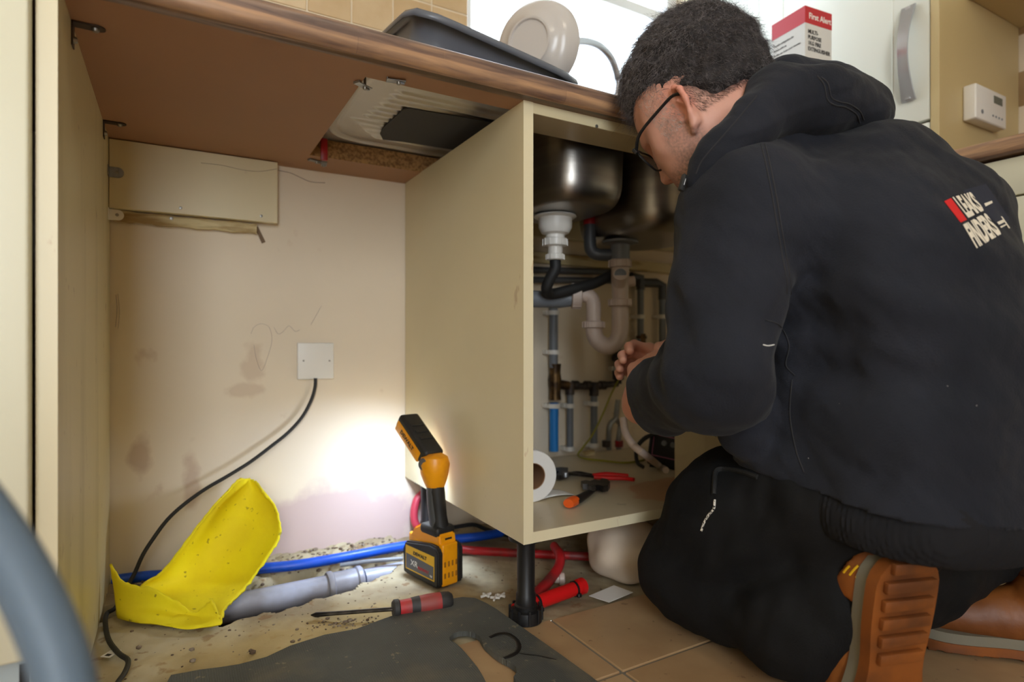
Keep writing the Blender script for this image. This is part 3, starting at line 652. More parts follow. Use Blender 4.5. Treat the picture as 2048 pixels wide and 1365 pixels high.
# ------------------------------------------------------------------ on the drainer
tr = thing('washing_up_tray', 'dark grey rectangular tray tilted on the drainer left of the plate', 'tray', (.53, 1.08, ZW))
P1 = onY(846, 20, .97); P2 = onY(1152, 158, .97); ex = (P2-P1).normalized(); up = Vector((-.13, -.20, 1)); ey = up.cross(ex).normalized(); ez = ex.cross(ey).normalized()
W_ = (P2-P1).length+.03; H_ = .235; o_ = P1 - ex*.015
bm = B(); seg = 40
def rrect(s, inset, z, rad):
    w2, h2 = W_/2-inset, H_/2-inset; out = []
    for q in range(seg):
        th = 2*math.pi*(q+.5)/seg; c, s_ = math.cos(th), math.sin(th); n_ = 7; rr = (abs(c/w2)**n_+abs(s_/h2)**n_)**(-1/n_)
        out.append(bm.verts.new(o_ + ex*(W_/2+c*rr) + ey*(H_/2+s_*rr) + ez*z))
    return out
rings = [rrect(1, -.006, -.010, 0), rrect(1, -.007, -.004, 0), rrect(1, -.004, .001, 0), rrect(1, .006, .0015, 0), rrect(1, .012, -.003, 0), rrect(1, .020, -.040, 0), rrect(1, .030, -.088, 0), rrect(1, .045, -.098, 0)]
for A_, C_ in zip(rings[:-1], rings[1:]):
    for q in range(seg): bm.faces.new((A_[q], A_[(q+1)%seg], C_[(q+1)%seg], C_[q]))
bm.faces.new(rings[-1])
o = obj('tray', bm, M['pan'], tr, angle=60); solid(o, .003, 1)
pt = thing('plate', 'pale stoneware plate standing on its edge in front of the window', 'plate', (.72, 1.2, ZW))
pc = onY(1058, 84, 1.16); nrm = (-(RT*.50) - FW*.86 + Vector((0,0,-.10))).normalized()
bm = B(); rp = .100
prof = [(0,.000),(.045,.000),(.047,-.0045),(.051,-.0045),(.053,.001),(.072,.006),(.088,.016),(.097,.030),(.1005,.046),(.098,.047),(.0945,.032),(.085,.020),(.070,.010),(.05,.006),(0,.005)]
lathe(bm, [(r*1.06, h) for r, h in prof], pc, -nrm, 64); po = obj('plate_body', bm, M['plate'], pt, angle=60)
tp = thing('swan_neck_tap', 'chrome swan neck tap arching behind the plate at the window', 'tap', (1.1, 1.34, ZW))
bm = B(); base = Vector((1.083, 1.345, ZW)); top = onY(1232, 165, 1.335)
arc = [base+Vector((0,0,.003)), Vector((base.x,base.y,1.05)), onY(1236,178,1.335), onY(1233,150,1.33), onY(1222,118,1.32), onY(1200,94,1.30), onY(1172,84,1.28), onY(1145,86,1.26), onY(1122,104,1.245), onY(1108,134,1.24)]
tube(bm, arc, .0115, 14, smooth=6); obj('spout', bm, M['chrome'], tp)
bm = B(); lathe(bm, [(0,0),(.027,0),(.027,.006),(.020,.012),(.019,.05),(.012,.056)], base, (0,0,1), 24); obj('base', bm, M['chrome'], tp)
bm = B(); tube(bm, [base+Vector((.018,-.004,.03)), base+Vector((.05,-.02,.05))], .005, 10); obj('lever', bm, M['chrome'], tp)
# ------------------------------------------------------------------ plumbing under the bowls
def ringset(name, parent, m, pts, r, **k): bm = B(); tube(bm, pts, r, 20, **k); return obj(name, bm, m, parent)
def nut(parent, c, axis, r, h, m, ribs=12):
    bm = B(); lathe(bm, [(0,-h/2),(r*.86,-h/2),(r,-h/2+.002),(r,h/2-.002),(r*.86,h/2),(0,h/2)], c, axis, 28)
    a = Vector(axis).normalized(); u, v = frame_of(a)
    for k in range(ribs):
        th = 2*math.pi*k/ribs; d = u*math.cos(th)+v*math.sin(th); t = a.cross(d)
        f = frame4(Vector(c)+d*r, d, t, a); box(bm, -.001, .0014, -.0014, .0014, -h*.42, h*.42, .0004, 1, f)
    return obj('nut', bm, m, parent)
Zt = 1.388
sw = thing('bowl_waste', 'white plastic waste outlet under the small left sink bowl', 'waste pipe', tuple(b1))
bm = B(); c0 = Vector((b1.x, b1.y, 0)); zt = b1.z
lathe(bm, [(0,zt-.003),(.045,zt-.003),(.047,zt-.006),(.043,zt-.009),(.037,zt-.010),(.037,zt-.030),(.030,zt-.042),(.021,zt-.046),(.021,zt-.056),(0,zt-.056)], c0, (0,0,1), 36); obj('waste_cup', bm, M['white_pl'], sw)
nut(sw, c0+Vector((0,0,zt-.062)), (0,0,1), .0265, .018, M['white_pl'])
bm = B(); lathe(bm, [(0,zt-.07),(.0165,zt-.07),(.0165,zt-.088),(0,zt-.088)], c0, (0,0,1), 24); obj('tailpiece', bm, M['white_pl'], sw)
nut(sw, c0+Vector((0,0,zt-.094)), (0,0,1), .0195, .014, M['white_pl'])
q1 = c0+Vector((0,0,zt-.100))
bm = B(); tube(bm, [q1, q1+Vector((0,0,-.02)), atd(1101,556,1.30), atd(1093,578,1.31), atd(1104,588,1.34), atd(1140,580,1.36), atd(1180,570,1.38), atd(1212,556,1.40), atd(1226,548,1.415)], .0125, 16, smooth=6)
tag(obj('waste_hose', bm, M['black_rub']), 'black flexible waste hose from the white outlet to the main trap', 'hose')
tp_ = thing('bottle_trap', 'grubby white U-bend trap under the main sink bowl', 'drain trap', tuple(b2_))
c2 = Vector((b2_.x, b2_.y, 0)); zt = b2_.z
bm = B(); lathe(bm, [(0,zt-.003),(.042,zt-.003),(.042,zt-.008),(.030,zt-.010),(.0225,zt-.012),(.0225,zt-.048),(0,zt-.048)], c2, (0,0,1), 30); obj('waste_collar', bm, M['grey_pl'], tp_)
z1_ = zt-.056; nut(tp_, c2+Vector((0,0,z1_)), (0,0,1), .026, .020, M['white_dirty'])
def zy(py, d=Zt): return CAMZ+(HZ-py)/FPX*d
bm = B(); tube(bm, [c2+Vector((0,0,z1_)), c2+Vector((0,0,zy(560))), c2+Vector((0,0,zy(575))), c2+Vector((0,0,zy(600)))], [.021,.021,.0195,.0185], 24)
tube(bm, [c2+Vector((0,0,zy(574))), c2+Vector((-.018,-.022,zy(560))), c2+Vector((-.026,-.032,zy(553)))], [.014,.0155,.0165], 20); tube(bm, [c2+Vector((0,0,zy(566))), c2+RT*.034+Vector((0,0,zy(562)))], [.013,.012], 18)
obj('tee_body', bm, M['white_dirty'], tp_)
bm = B(); lathe(bm, [(0,.0005),(.012,.0005),(.0135,0)], c2+Vector((-.0262,-.0324,zy(553)+.0002)), (-.6,-.75,.25), 20); obj('inlet_bore', bm, M['grey_pl'], tp_)
nut(tp_, c2+Vector((0,0,zy(606))), (0,0,1), .027, .018, M['white_dirty'])
dl = RT*-.062
def T(off, py): return c2 + dl*off + Vector((0,0,zy(py)))
bm = B(); tube(bm, [T(0,610), T(0,640), T(0,660), T(.10,680), T(.35,692), T(.6,692), T(.88,680), T(1,662), T(1,645)], .0195, 22, smooth=5); obj('u_bend', bm, M['white_dirty'], tp_)
nut(tp_, T(1,650), (0,0,1), .0255, .017, M['white_dirty'])
bm = B(); tube(bm, [T(1,646), T(1,625), T(1.02,606), T(1.15,594), T(1.4,590), T(1.62,590)], .0175, 20, smooth=5); obj('outlet_elbow', bm, M['white_dirty'], tp_)
nut(tp_, T(1.66,596)+Vector((0,0,.004)), RT, .029, .024, M['white_dirty'])
wp = thing('waste_pipe', 'grey waste pipe running left from the U-bend trap', 'waste pipe', tuple(T(2,600)))
bm = B(); tube(bm, [T(1.70,596), T(2.3,600), Vector((.52, T(2.3,600).y+.03, T(2,600).z))], .0195, 22); obj('pipe', bm, M['grey_pl'], wp)
# overflow with its red washer
ov = thing('overflow_pipe', 'dark grey overflow elbow with a red washer between the two bowls', 'pipe', tuple(atd(1182,480,1.39)))
bm = B(); tube(bm, [atd(1180,450,1.40), atd(1180,486,1.40), atd(1183,501,1.40), atd(1196,509,1.40), atd(1238,511,Zt)], .0145, 18, smooth=5); obj('elbow', bm, M['dkgrey_pl'], ov)
bm = B(); tube(bm, [atd(1180,424,1.40), atd(1180,450,1.40)], .0155, 18); obj('washer', bm, M['red_pl'], ov)
# ------------------------------------------------------------------ supply pipes fixed to the wall
YP = WY-.030
sp_ = thing('supply_pipes', 'run of old supply pipes with white clips fixed to the wall behind the sink', 'pipes', (.85, YP, .4))
def vpipe(name, px, y0, y1, r, m, Y=YP, parent=sp_, lab=None):
    bm = B(); a = onY(px, y0, Y); b = onY(px, y1, Y); b.x = a.x; tube(bm, [a, b], r, 16); return obj(name, bm, m, parent, label=lab)
def pclip(px, py, r, parent=sp_, Y=YP):
    p = onY(px, py, Y); bm = B(); lathe(bm, [(0,-.006),(r+.004,-.006),(r+.004,.006),(0,.006)], p, (0,0,1), 20); box(bm, p.x-.006-r, p.x+.006+r, p.y+r*.6, WY-.0005, p.z-.006, p.z+.006, .001, 1); obj('pipe_clip', bm, M['white_pl'], parent)
vpipe('pipe', 1107, 608, 736, .0125, M['grey_pl']); pclip(1107, 626, .0125); pclip(1107, 705, .0125)
bm = B(); tube(bm, [onY(1110,728,YP), onY(1110,745,YP), onY(1110,760,YP), onY(1110,782,YP), onY(1110,800,YP)], [.017,.015,.018,.015,.017], 18); a = onY(1112,768,YP); tube(bm, [a, onY(1136,772,YP)], .013, 16); obj('brass_tee', bm, M['brass'], sp_, label='tarnished brass tee joint')
nb = vpipe('pipe', 1108, 806, 903, .0125, M['blue_mdpe'], lab='light blue plastic pipe'); pclip(1107, 812, .015)
bm = B(); tube(bm, [onY(1130,771,YP), onY(1165,773,YP), onY(1200,771,YP), onY(1234,768,YP)], [.0095]*4, 14)
for px in (1150, 1175, 1205): tube(bm, [onY(px-5,771,YP), onY(px+5,771,YP)], .013, 14)
obj('pipe', bm, M['copper'], sp_)
vpipe('pipe', 1140, 776, 900, .0095, M['grey_pl']); pclip(1140, 812, .0095); pclip(1140, 898, .0095); vpipe('pipe', 1188, 776, 893, .010, M['grey_pl']); pclip(1188, 808, .010); pclip(1188, 891, .010)
bm = B(); tube(bm, [onY(1140,765,YP), onY(1140,790,YP)], .0125, 14); obj('fitting', bm, M['copper'], sp_)
bm = B(); tube(bm, [onY(1188,765,YP), onY(1188,792,YP)], .0135, 14); obj('fitting', bm, M['copper'], sp_)
bm = B(); tube(bm, [onY(1236,700,YP), onY(1236,768,YP)], .011, 14); tube(bm, [onY(1236,742,YP), onY(1236,760,YP)], .017, 14); tube(bm, [onY(1228,716,YP), onY(1278,718,YP)], .012, 14); tube(bm, [onY(1245,705,YP), onY(1245,728,YP)], .016, 14); obj('valve', bm, M['copper'], sp_); pclip(1238, 738, .012)
p = onY(1250, 720, YP-.018); bm = B(); lathe(bm, [(0,.004),(.010,.004),(.011,0),(0,0)], p, (0,-1,0), 16); obj('valve_screw', bm, M['galv'], sp_)
vpipe('pipe', 1281, 552, 690, .010, M['grey_pl']); vpipe('pipe', 1325, 575, 730, .011, M['grey_pl']); pclip(1281, 634, .010); pclip(1325, 634, .011)
bm = B(); tube(bm, [onY(1262,553,YP), onY(1281,556,YP), onY(1281,580,YP)], .013, 14); tube(bm, [onY(1275,566,YP), onY(1312,566,YP), onY(1325,572,YP), onY(1325,600,YP)], .0135, 14); obj('elbow', bm, M['dkgrey_pl'], sp_)
bm = B(); tube(bm, [onY(1283,668,YP), onY(1283,712,YP)], .013, 12)
for y in (675, 690, 704): tube(bm, [onY(1283,y-3,YP), onY(1283,y+3,YP)], .0165, 6)
obj('valve', bm, M['brass'], sp_)
bm = B(); tube(bm, [onY(1066,540,YP), onY(1250,545,YP)], .009, 12); tube(bm, [onY(1066,560,YP), onY(1250,562,YP)], .009, 12); obj('pipe', bm, M['dkgrey_pl'], sp_)
bm = B(); pa, pb = onY(1060,505,WY-.01), onY(1420,540,WY-.01); box(bm, pa.x, 1.46, WY-.02, WY-.0005, onY(1290,545,WY).z, onY(1290,525,WY).z, .002, 1); obj('backing_strip', bm, M['timber'], sp_)
bm = B()
for px in (1218, 1238): tube(bm, [onY(px,900,YP), onY(px-1,880,YP), onY(px+2,850,YP), onY(1232,835,YP), onY(1236,800,YP)], .0075, 10, smooth=4)
obj('braided_hose', bm, M['galv'], sp_)
for px, m in ((1212, M['copper']), (1238, M['red_pl'])):
    bm = B(); p = onY(px, 888, YP); lathe(bm, [(0,-.009),(.012,-.009),(.012,.009),(0,.009)], p, (0,0,1), 8); obj('fitting', bm, m, sp_)
# earth wire
ew = [onY(1236,762,YP-.014), onY(1222,790,YP-.03), onY(1205,830,YP-.04), onY(1185,870,YP-.05), onY(1165,897,YP-.05), onZ(1156,911,ZB+.0215), onZ(1170,918,ZB+.0215), onZ(1205,922,ZB+.0215), onZ(1250,926,ZB+.0215), onZ(1288,921,ZB+.0215)]
bm = B(); tube(bm, ew, .0026, 8, smooth=6); o = tag(obj('earth_wire', bm, M['wire_gy']), 'green and yellow earth wire trailing across the cabinet shelf', 'wire')
bm = B(); tube(bm, [ew[-1], ew[-1]+Vector((.008,-.003,.003))], .0012, 6); obj('copper_end', bm, M['brass'], o)
bm = B(); p = onZ(1178, 912, ZB+.018); box(bm, p.x-.018, p.x+.016, p.y-.008, p.y+.01, ZB+.018, ZB+.033, .003, 2); tag(obj('wood_block', bm, M['timber']), 'small pale wooden block at the back of the cabinet shelf', 'block')
# ------------------------------------------------------------------ things on the cabinet shelf
ZS = ZB+.018
tr_ = thing('paper_roll', 'white paper roll standing on its side just inside the cabinet panel', 'paper roll', (.60, .98, ZS))
rc = Vector((.603, .975, ZS+.0505)); ax = Vector((.16, .98, 0)).normalized()
bm = B(); lathe(bm, [(.026,0),(.049,0),(.0505,.002),(.0505,.098),(.049,.10),(.026,.10),(.026,0)], rc, ax, 56); obj('paper', bm, M['paper'], tr_)
bm = B(); lathe(bm, [(.0245,.001),(.0258,.001),(.0258,.099),(.0245,.099),(.0245,.001)], rc, ax, 40); obj('core', bm, mat('card_core', (150,112,80), .8), tr_)
bm = B(); sx_ = rc + Vector((.0,0,-.0495)); e1 = onZ(1140,964,ZS+.002)
gridsheet(bm, lambda u, v: sx_ + ax*(.004+.09*v*(1-.4*u)) + Vector((.078*u+.02, -.004*u, .001+.004*math.sin(u*3+v))), 8, 6); o = obj('loose_sheet', bm, M['paper'], tr_); solid(o, .0004, 1)
def hand_tool_grip(name, pts, r, m, parent, flat=.7, seg=14): bm = B(); tube(bm, pts, r, seg, smooth=4, flat=flat); return obj(name, bm, m, parent)
pw = thing('water_pump_pliers', 'red-handled water pump pliers lying open on the cabinet shelf', 'pliers', tuple(onZ(1190,960,ZS)))
z = ZS+.010
hand_tool_grip('grip', [onZ(1188,955,z), onZ(1215,956,z), onZ(1245,957,z), onZ(1268,960,z)], [.006,.0075,.0072,.006], M['red_bright'], pw)
hand_tool_grip('grip', [onZ(1186,951,z+.002), onZ(1212,949,z+.003), onZ(1240,951,z+.003), onZ(1256,952,z+.002)], [.006,.0075,.0072,.006], M['red_bright'], pw)
hand_tool_grip('handle', [onZ(1130,947,z), onZ(1155,950,z), onZ(1190,955,z)], [.0075,.006,.0045], M['tool_steel'], pw, .6)
hand_tool_grip('handle', [onZ(1126,952,z), onZ(1155,946,z), onZ(1188,951,z)], [.0085,.006,.0045], M['tool_steel'], pw, .6)
bm = B(); prism(bm, [onZ(x, y, z-.005) for x, y in ((1136,944),(1120,943),(1104,946),(1098,953),(1104,956),(1112,951),(1118,952),(1112,959),(1122,960),(1136,955))], (0,0,.010)); obj('jaw', bm, M['tool_steel'], pw)
bm = B(); lathe(bm, [(0,.004),(.006,.004),(.007,0),(.007,-.006),(0,-.006)], onZ(1131,949,z+.004), (0,0,1), 16); obj('pivot', bm, M['galv'], pw)
aw = thing('adjustable_spanner', 'adjustable spanner with black handle and orange end on the shelf', 'spanner', tuple(onZ(1175,985,ZS)))
z = ZS+.011
hand_tool_grip('handle', [onZ(1141,1005,z), onZ(1155,1000,z), onZ(1172,990,z), onZ(1186,981,z)], [.0115,.0105,.0085,.006], M['black_pl'], aw, .75)
hand_tool_grip('end_cap', [onZ(1137,1008,z), onZ(1141,1005.4,z), onZ(1150,1001.5,z)], [.0105,.0122,.0115], M['orange'], aw, .78)
bm = B(); prism(bm, [onZ(x, y, z-.005) for x, y in ((1180,986),(1176,980),(1166,980),(1162,974),(1172,972),(1180,974),(1190,970),(1198,973),(1204,968),(1215,970),(1220,976),(1216,983),(1206,985),(1196,982))], (0,0,.012)); obj('jaw', bm, M['tool_steel'], aw)
bm = B(); lathe(bm, [(0,-.006),(.0055,-.006),(.0055,.006),(0,.006)], onZ(1184,977,z+.008), (1,.2,0), 12); obj('knurl', bm, M['tool_steel'], aw)
# black case
bc = thing('tool_case', 'black tilted equipment case with pink-edged panel inside the cabinet', 'case', tuple(onZ(1360,935,ZS)))
cc = Vector((.948, 1.015, ZS)); Mx = Matrix.Translation(cc+Vector((0,0,.003))) @ Matrix.Rotation(-.45, 4, 'Z') @ Matrix.Rotation(.10, 4, 'Y')
Mx = frame4(onZ(1320,935,ZS+.004)+Vector((-.02,.03,.0)), RT, FW, Vector((0,0,1))) @ Matrix.Rotation(.0, 4, 'Y')
Mx = Mx @ Matrix.Rotation(-.55, 4, 'Z') @ Matrix.Rotation(.12, 4, 'Y')
bm = B(); box(bm, 0, .13, 0, .10, .004, .095, .008, 3, Mx); obj('body', bm, M['black_pl'], bc)
bm = B(); 
for a in ((.012,.118,-.0012,.0,.030,.032),(.012,.118,-.0012,.0,.082,.084),(.012,.014,-.0012,.0,.030,.084),(.116,.118,-.0012,.0,.030,.084)): box(bm, *a, 0, 1, Mx)
obj('panel_trim', bm, mat('pink_trim', (170,100,130), .5), bc)
for k in range(4):
    bm = B(); lathe(bm, [(0,.005),(.006,.005),(.007,0)], Mx @ Vector((.04+.022*k, -.0002, .066)), Mx.to_3x3() @ Vector((0,-1,0)), 16); obj('knob', bm, M['grey_pl'], bc)
bm = B(); box(bm, .006, .124, .01, .09, -.004, .004, .002, 1, Mx); obj('foot', bm, M['black_rub'], bc)
bm = B(); tube(bm, [Mx @ Vector(p) for p in ((.03,-.002,.09),(.0,-.02,.075),(-.018,-.028,.045),(-.012,-.03,.012),(.006,-.034,.004))], [.006,.009,.008,.008,.007], 12, smooth=5, flat=.6); obj('strap', bm, M['black_rub'], bc)
bm = B(); tube(bm, [atd(1246,838,1.22), atd(1252,868,1.20), atd(1268,892,1.18), atd(1290,910,1.17), onZ(1318,932,ZS+.009), onZ(1332,941,ZS+.008)], .0078, 14, smooth=6)
tag(obj('white_hose', bm, M['white_dirty']), 'white hose held in the left hand and resting on the shelf', 'hose')
# ------------------------------------------------------------------ on the floor: pipes along the trench
bm = B(); tube(bm, [Vector((-.105,1.378,.012)), onZ(300,1153,.012), onZ(420,1147,.013), onZ(520,1138,.013), onZ(600,1130,.014), onZ(700,1113,.014), onZ(800,1094,.013), onZ(900,1080,.012), onZ(970,1072,.012), Vector((.78,1.27,.012))], .0105, 16, smooth=6)
tag(obj('water_pipe', bm, M['blue_pipe']), 'bright blue water pipe running along the foot of the back wall', 'pipe')
so_ = thing('soil_pipe', 'pale grey waste pipe with a coupling lying in the broken floor trench', 'waste pipe', (.15, 1.21, -.05))
sl = lambda x: Vector((x, 1.216+.03*(x+.1)+.0, -.024))
bm = B(); tube(bm, [sl(.02), sl(.1), sl(.272)], .0245, 26); tube(bm, [sl(.345), sl(.43)], .0215, 26); obj('pipe', bm, M['grey_soil'], so_)
bm = B(); X_ = (sl(.3)-sl(.2)).normalized(); lathe(bm, [(0,0),(.029,0),(.031,.003),(.031,.010),(.0275,.013),(.0275,.058),(.031,.061),(.031,.069),(.0285,.072),(0,.072)], sl(.268), X_, 30); obj('coupling', bm, M['grey_soil'], so_)
bm = B(); tube(bm, [onZ(680,1131,.010), onZ(740,1123,.012), onZ(805,1118,.010)], .0042, 10, smooth=4); tag(obj('conduit', bm, M['grey_pl']), 'thin grey conduit lying over the waste pipe by the work lamp', 'pipe')
bm = B(); tube(bm, [onY(848,985,1.37), onY(834,1000,1.368), onY(828,1025,1.365), onY(831,1048,1.36), onY(846,1066,1.35), Vector((.50,1.33,.018)), Vector((.53,1.30,.012))], .0095, 14, smooth=6)
tag(obj('heating_pipe', bm, M['pink_red']), 'short pinkish red pipe bend at the wall behind the lamp handle', 'pipe')
bm = B(); tube(bm, [Vector((.545,1.262,.009)), onZ(920,1099,.010), onZ(1000,1105,.010), onZ(1100,1110,.010), onZ(1205,1115,.010), Vector((.86,.985,.010))], .0092, 14, smooth=5)
tag(obj('heating_pipe', bm, M['red_pl']), 'long dusty red pipe on the floor under the sink cabinet', 'pipe')
bm = B(); tube(bm, [onZ(1108,1092,.055), onZ(1120,1112,.050), onZ(1117,1135,.035), onZ(1100,1160,.022), onZ(1080,1182,.016), onZ(1066,1196,.014)], [.0085,.0095,.0095,.010,.0105,.011], 14, smooth=6)
rh = tag(obj('heating_pipe', bm, M['red_pl']), 'curved red pipe rising behind the front cabinet leg', 'pipe')
rt_ = thing('red_pipe_end', 'red lagged pipe end with black cable ties beside the front cabinet leg', 'pipe', tuple(onZ(1110,1190,0)))
a, b_ = onZ(1030,1222,.014), onZ(1166,1172,.018); dd = (b_-a).normalized()
bm = B(); tube(bm, [a, a.lerp(b_,.5), b_], [.0115,.0125,.0125], 18); lathe(bm, [(.0125,0),(.0145,0),(.0150,.012),(.0135,.012),(.011,0)], b_-dd*.012, dd, 18); obj('pipe', bm, M['red_bright'], rt_)
for t in (.30, .86):
    c = a.lerp(b_, t); bm = B(); lathe(bm, [(.0128,-.002),(.0142,-.002),(.0142,.002),(.0128,.002)], c, dd, 20); k2 = frame4(c, dd, dd.cross(Vector((0,0,1))).normalized(), Vector((0,0,1))); box(bm, -.004, .004, .010, .017, -.011, -.004, .001, 1, k2); obj('cable_tie', bm, M['black_pl'], rt_)
bm = B(); p = onZ(1122,1158,.016); lathe(bm, [(0,-.012),(.009,-.012),(.009,-.004),(.012,-.003),(.012,.006),(.007,.008),(0,.008)], p, RT, 18)
tag(obj('pipe_cap', bm, M['white_dirty']), 'small off-white plastic pipe cap behind the red pipe end', 'cap')
for i, (x, y) in enumerate(((1128,1103),(1158,1118))):
    pass
# white cloth bundle
def blobmesh(bm, c, r, seed, amp=.12, sub=4, floorz=None):
    res = bmesh.ops.create_icosphere(bm, subdivisions=sub, radius=1); rn = random.Random(seed); ks = [(Vector((rn.uniform(-1,1),rn.uniform(-1,1),rn.uniform(-1,1)))*rn.uniform(2,6), rn.uniform(0,6), rn.uniform(.3,1)) for _ in range(9)]
    for v in res['verts']:
        d = v.co.copy(); s = 1+amp*sum(a*math.sin(k.dot(d)+p) for k, p, a in ks)/3
        v.co = Vector((c[0]+d.x*r[0]*s, c[1]+d.y*r[1]*s, c[2]+d.z*r[2]*s))
        if floorz is not None and v.co.z < floorz: v.co.z = floorz + (v.co.z-floorz)*.03
    return bm
bm = B(); p = onZ(1268, 1180, 0); blobmesh(bm, (p.x+.025, p.y+.055, .058), (.072,.075,.062), 5, .13, 5, .0)
tag(obj('cloth_bundle', bm, M['cloth']), 'white cloth bundle on the floor under the cabinet beside the knee', 'cloth')
bm = B(); prism(bm, [onZ(x, y, .0008) for x, y in ((1178,1193),(1228,1172),(1266,1186),(1218,1206))], (0,0,.0007)); tag(obj('paper_scrap', bm, M['paper']), 'scrap of white paper on the concrete by the tile edge', 'paper')
# cross shaped tile spacers
for x, y, an in ((972,1191,.2),(990,1196,.9),(1002,1192,.5)):
    p = onZ(x, y, .0028); c = Matrix.Translation(p) @ Matrix.Rotation(an, 4, 'Z'); bm = B(); box(bm, -.012,.012,-.0016,.0016,-.002,.002,.0004,1,c); box(bm, -.0016,.0016,-.009,.009,-.002,.002,.0004,1,c)
    tag(obj('tile_spacer', bm, M['white_pl']), '%s of the three small white tile spacers on the concrete behind the mat' % {972:'leftmost',990:'middle',1002:'rightmost'}[x], 'tile spacer', 'tile spacers behind the mat')
bm = B(); tube(bm, [Vector((.535,1.345,.06)), Vector((.56,1.30,.035)), onZ(945,1050,.03), onZ(975,1060,.012), Vector((.72,1.235,.006)), Vector((.85,1.25,.006))], .005, 8, smooth=5)
tag(obj('power_cable', bm, M['black_rub']), 'loose black cable under the sink cabinet behind the work lamp', 'cable')
bm = B(); p = onZ(222,1308,.002); box(bm, -.011,.011,-.008,.008,-.0004,.0004,0,1, Matrix.Translation(p) @ Matrix.Rotation(.9,4,'Z')); ps = tag(obj('paper_label', bm, M['paper']), 'tiny white printed label scrap beside the cable at the left cabinet', 'paper')
bm = B(); box(bm, -.008,-.002,-.004,.004,.0004,.0006,0,1, Matrix.Translation(p) @ Matrix.Rotation(.9,4,'Z')); obj('printed_mark', bm, M['black_ink'], ps)
# rubble and crumbs
rn = random.Random(11); bm = B(); RUB = mat('grey_brown_rubble', (150,136,118), .95, rgb2=(92,74,58), vscale=60, bump=.6, bscale=90)
def pebble(bm, c, r):
    res = bmesh.ops.create_icosphere(bm, subdivisions=1, radius=r)
    for v in res['verts']: v.co = Vector(c) + Vector((v.co.x*rn.uniform(.8,1.2), v.co.y*rn.uniform(.8,1.2), v.co.z*rn.uniform(.5,.8)))
for _ in range(420):
    x = rn.uniform(-.09, .46); y = rn.uniform(yback(x)-.01, WY-.01); pebble(bm, (x, y, hz(x,y)+.001), rn.uniform(.001,.0055))
for _ in range(130):
    x = rn.uniform(-.08, .42); y = rn.uniform(.93, yfront(x)-.004); pebble(bm, (x, y, hz(x,y)), abs(rn.gauss(0,.0012))+.0006)
for (x, y) in ((278,1298),(385,1325),(384,1302),(502,1305),(594,1262),(610,1289),(690,1247),(700,1243),(672,1250),(505,1308),(735,1243),(742,1252),(655,1240)): p = onZ(x, y, 0); pebble(bm, (p.x,p.y,.002), rn.uniform(.003,.0052))
for _ in range(110):
    p = onZ(rn.gauss(700,45), rn.gauss(1243,9), 0); pebble(bm, (p.x,p.y,hz(p.x,p.y)+.0005), rn.uniform(.0008,.0024))
for _ in range(170):
    x = rn.uniform(.5, .95); y = rn.uniform(.86, 1.3); pebble(bm, (x, y, 0), abs(rn.gauss(0,.0011))+.0005)
tag(obj('rubble', bm, RUB), 'loose crumbs of mortar and rubble scattered over the screed and trench edge', 'rubble', kind='stuff')
# screwdriver
sd = thing('screwdriver', 'dirty flat screwdriver with red and black handle lying before the work lamp', 'screwdriver', tuple(onZ(800,1220,0)))
A0, A1, A2 = onZ(622,1231,.004), onZ(786,1219,.0165), onZ(904,1200,.0165)
bm = B(); tube(bm, [A0, A0.lerp(A1,.06), A0.lerp(A1,.14), A0.lerp(A1,.3), A1], [.0014,.0052,.0046,.0042,.0042], 12, flat=.8); obj('shaft', bm, M['tool_steel'], sd)
dd = A2-A1; at_ = lambda t: A1+dd*t
bm = B(); tube(bm, [at_(.10), at_(.16), at_(.30), at_(.45), at_(.62), at_(.8), at_(.84)], [.0125,.0128,.0134,.0150,.0162,.0156,.0150], 20); obj('handle', bm, mat('dusty_red_handle', (190,48,52), .5, rgb2=(150,70,66), vscale=26), sd)
GB = mat('dusty_black_grip', (58,56,56), .6, var=.3, vscale=30)
bm = B(); tube(bm, [at_(-.01), at_(.02), at_(.09), at_(.11)], [.012,.0152,.0152,.0130], 20); obj('collar', bm, GB, sd)
bm = B(); tube(bm, [at_(.80), at_(.86), at_(.95), at_(1.0)], [.0160,.0157,.0145,.0105], 20); obj('end_cap', bm, GB, sd)
bm = B(); tube(bm, [at_(.30), at_(.38), at_(.44)], [.0140,.0148,.0152], 20); obj('grip_band', bm, GB, sd)
# rubber mat with a hole torn in it
def c8(x, y): return (600+x*.3418, 1050+y*.3418)
top_ = [(342,1363),(400,1352),(440,1347),(478,1341),(533,1326),(581,1303)] + [(649,1281),(713,1269),(752,1254),(788,1241),(819,1231),(856,1220),(894,1209),(925,1204),(950,1206),(972,1216),(992,1228),(1010,1241),(1060,1277),(1120,1320),(1181,1365),(1215,1392)]
hole = [(1040,1392)]+[c8(x,y) for x, y in ((1250,925),(1268,900),(1262,866),(1225,838),(1180,815),(1140,788),(1108,760),(1080,734),(1064,712),(1052,686),(1030,668),(980,654),(930,656),(898,668),(874,692),(878,708),(905,722),(940,752),(972,788),(1008,832),(1040,872),(1070,922))]+[(985,1405)]
hole[0] = (1045,1400)
MAT = mat('black_rubber_mat', (92,94,90), .75, var=.35, vscale=5)
nt, b, N, Lk = node_tools(MAT); tc = N('ShaderNodeTexCoord'); ck = N('ShaderNodeTexBrick'); ck.offset = 0; ck.inputs['Scale'].default_value = 1; ck.inputs['Brick Width'].default_value = .0032; ck.inputs['Row Height'].default_value = .0032; ck.inputs['Mortar Size'].default_value = .0007; ck.inputs['Mortar Smooth'].default_value = .8
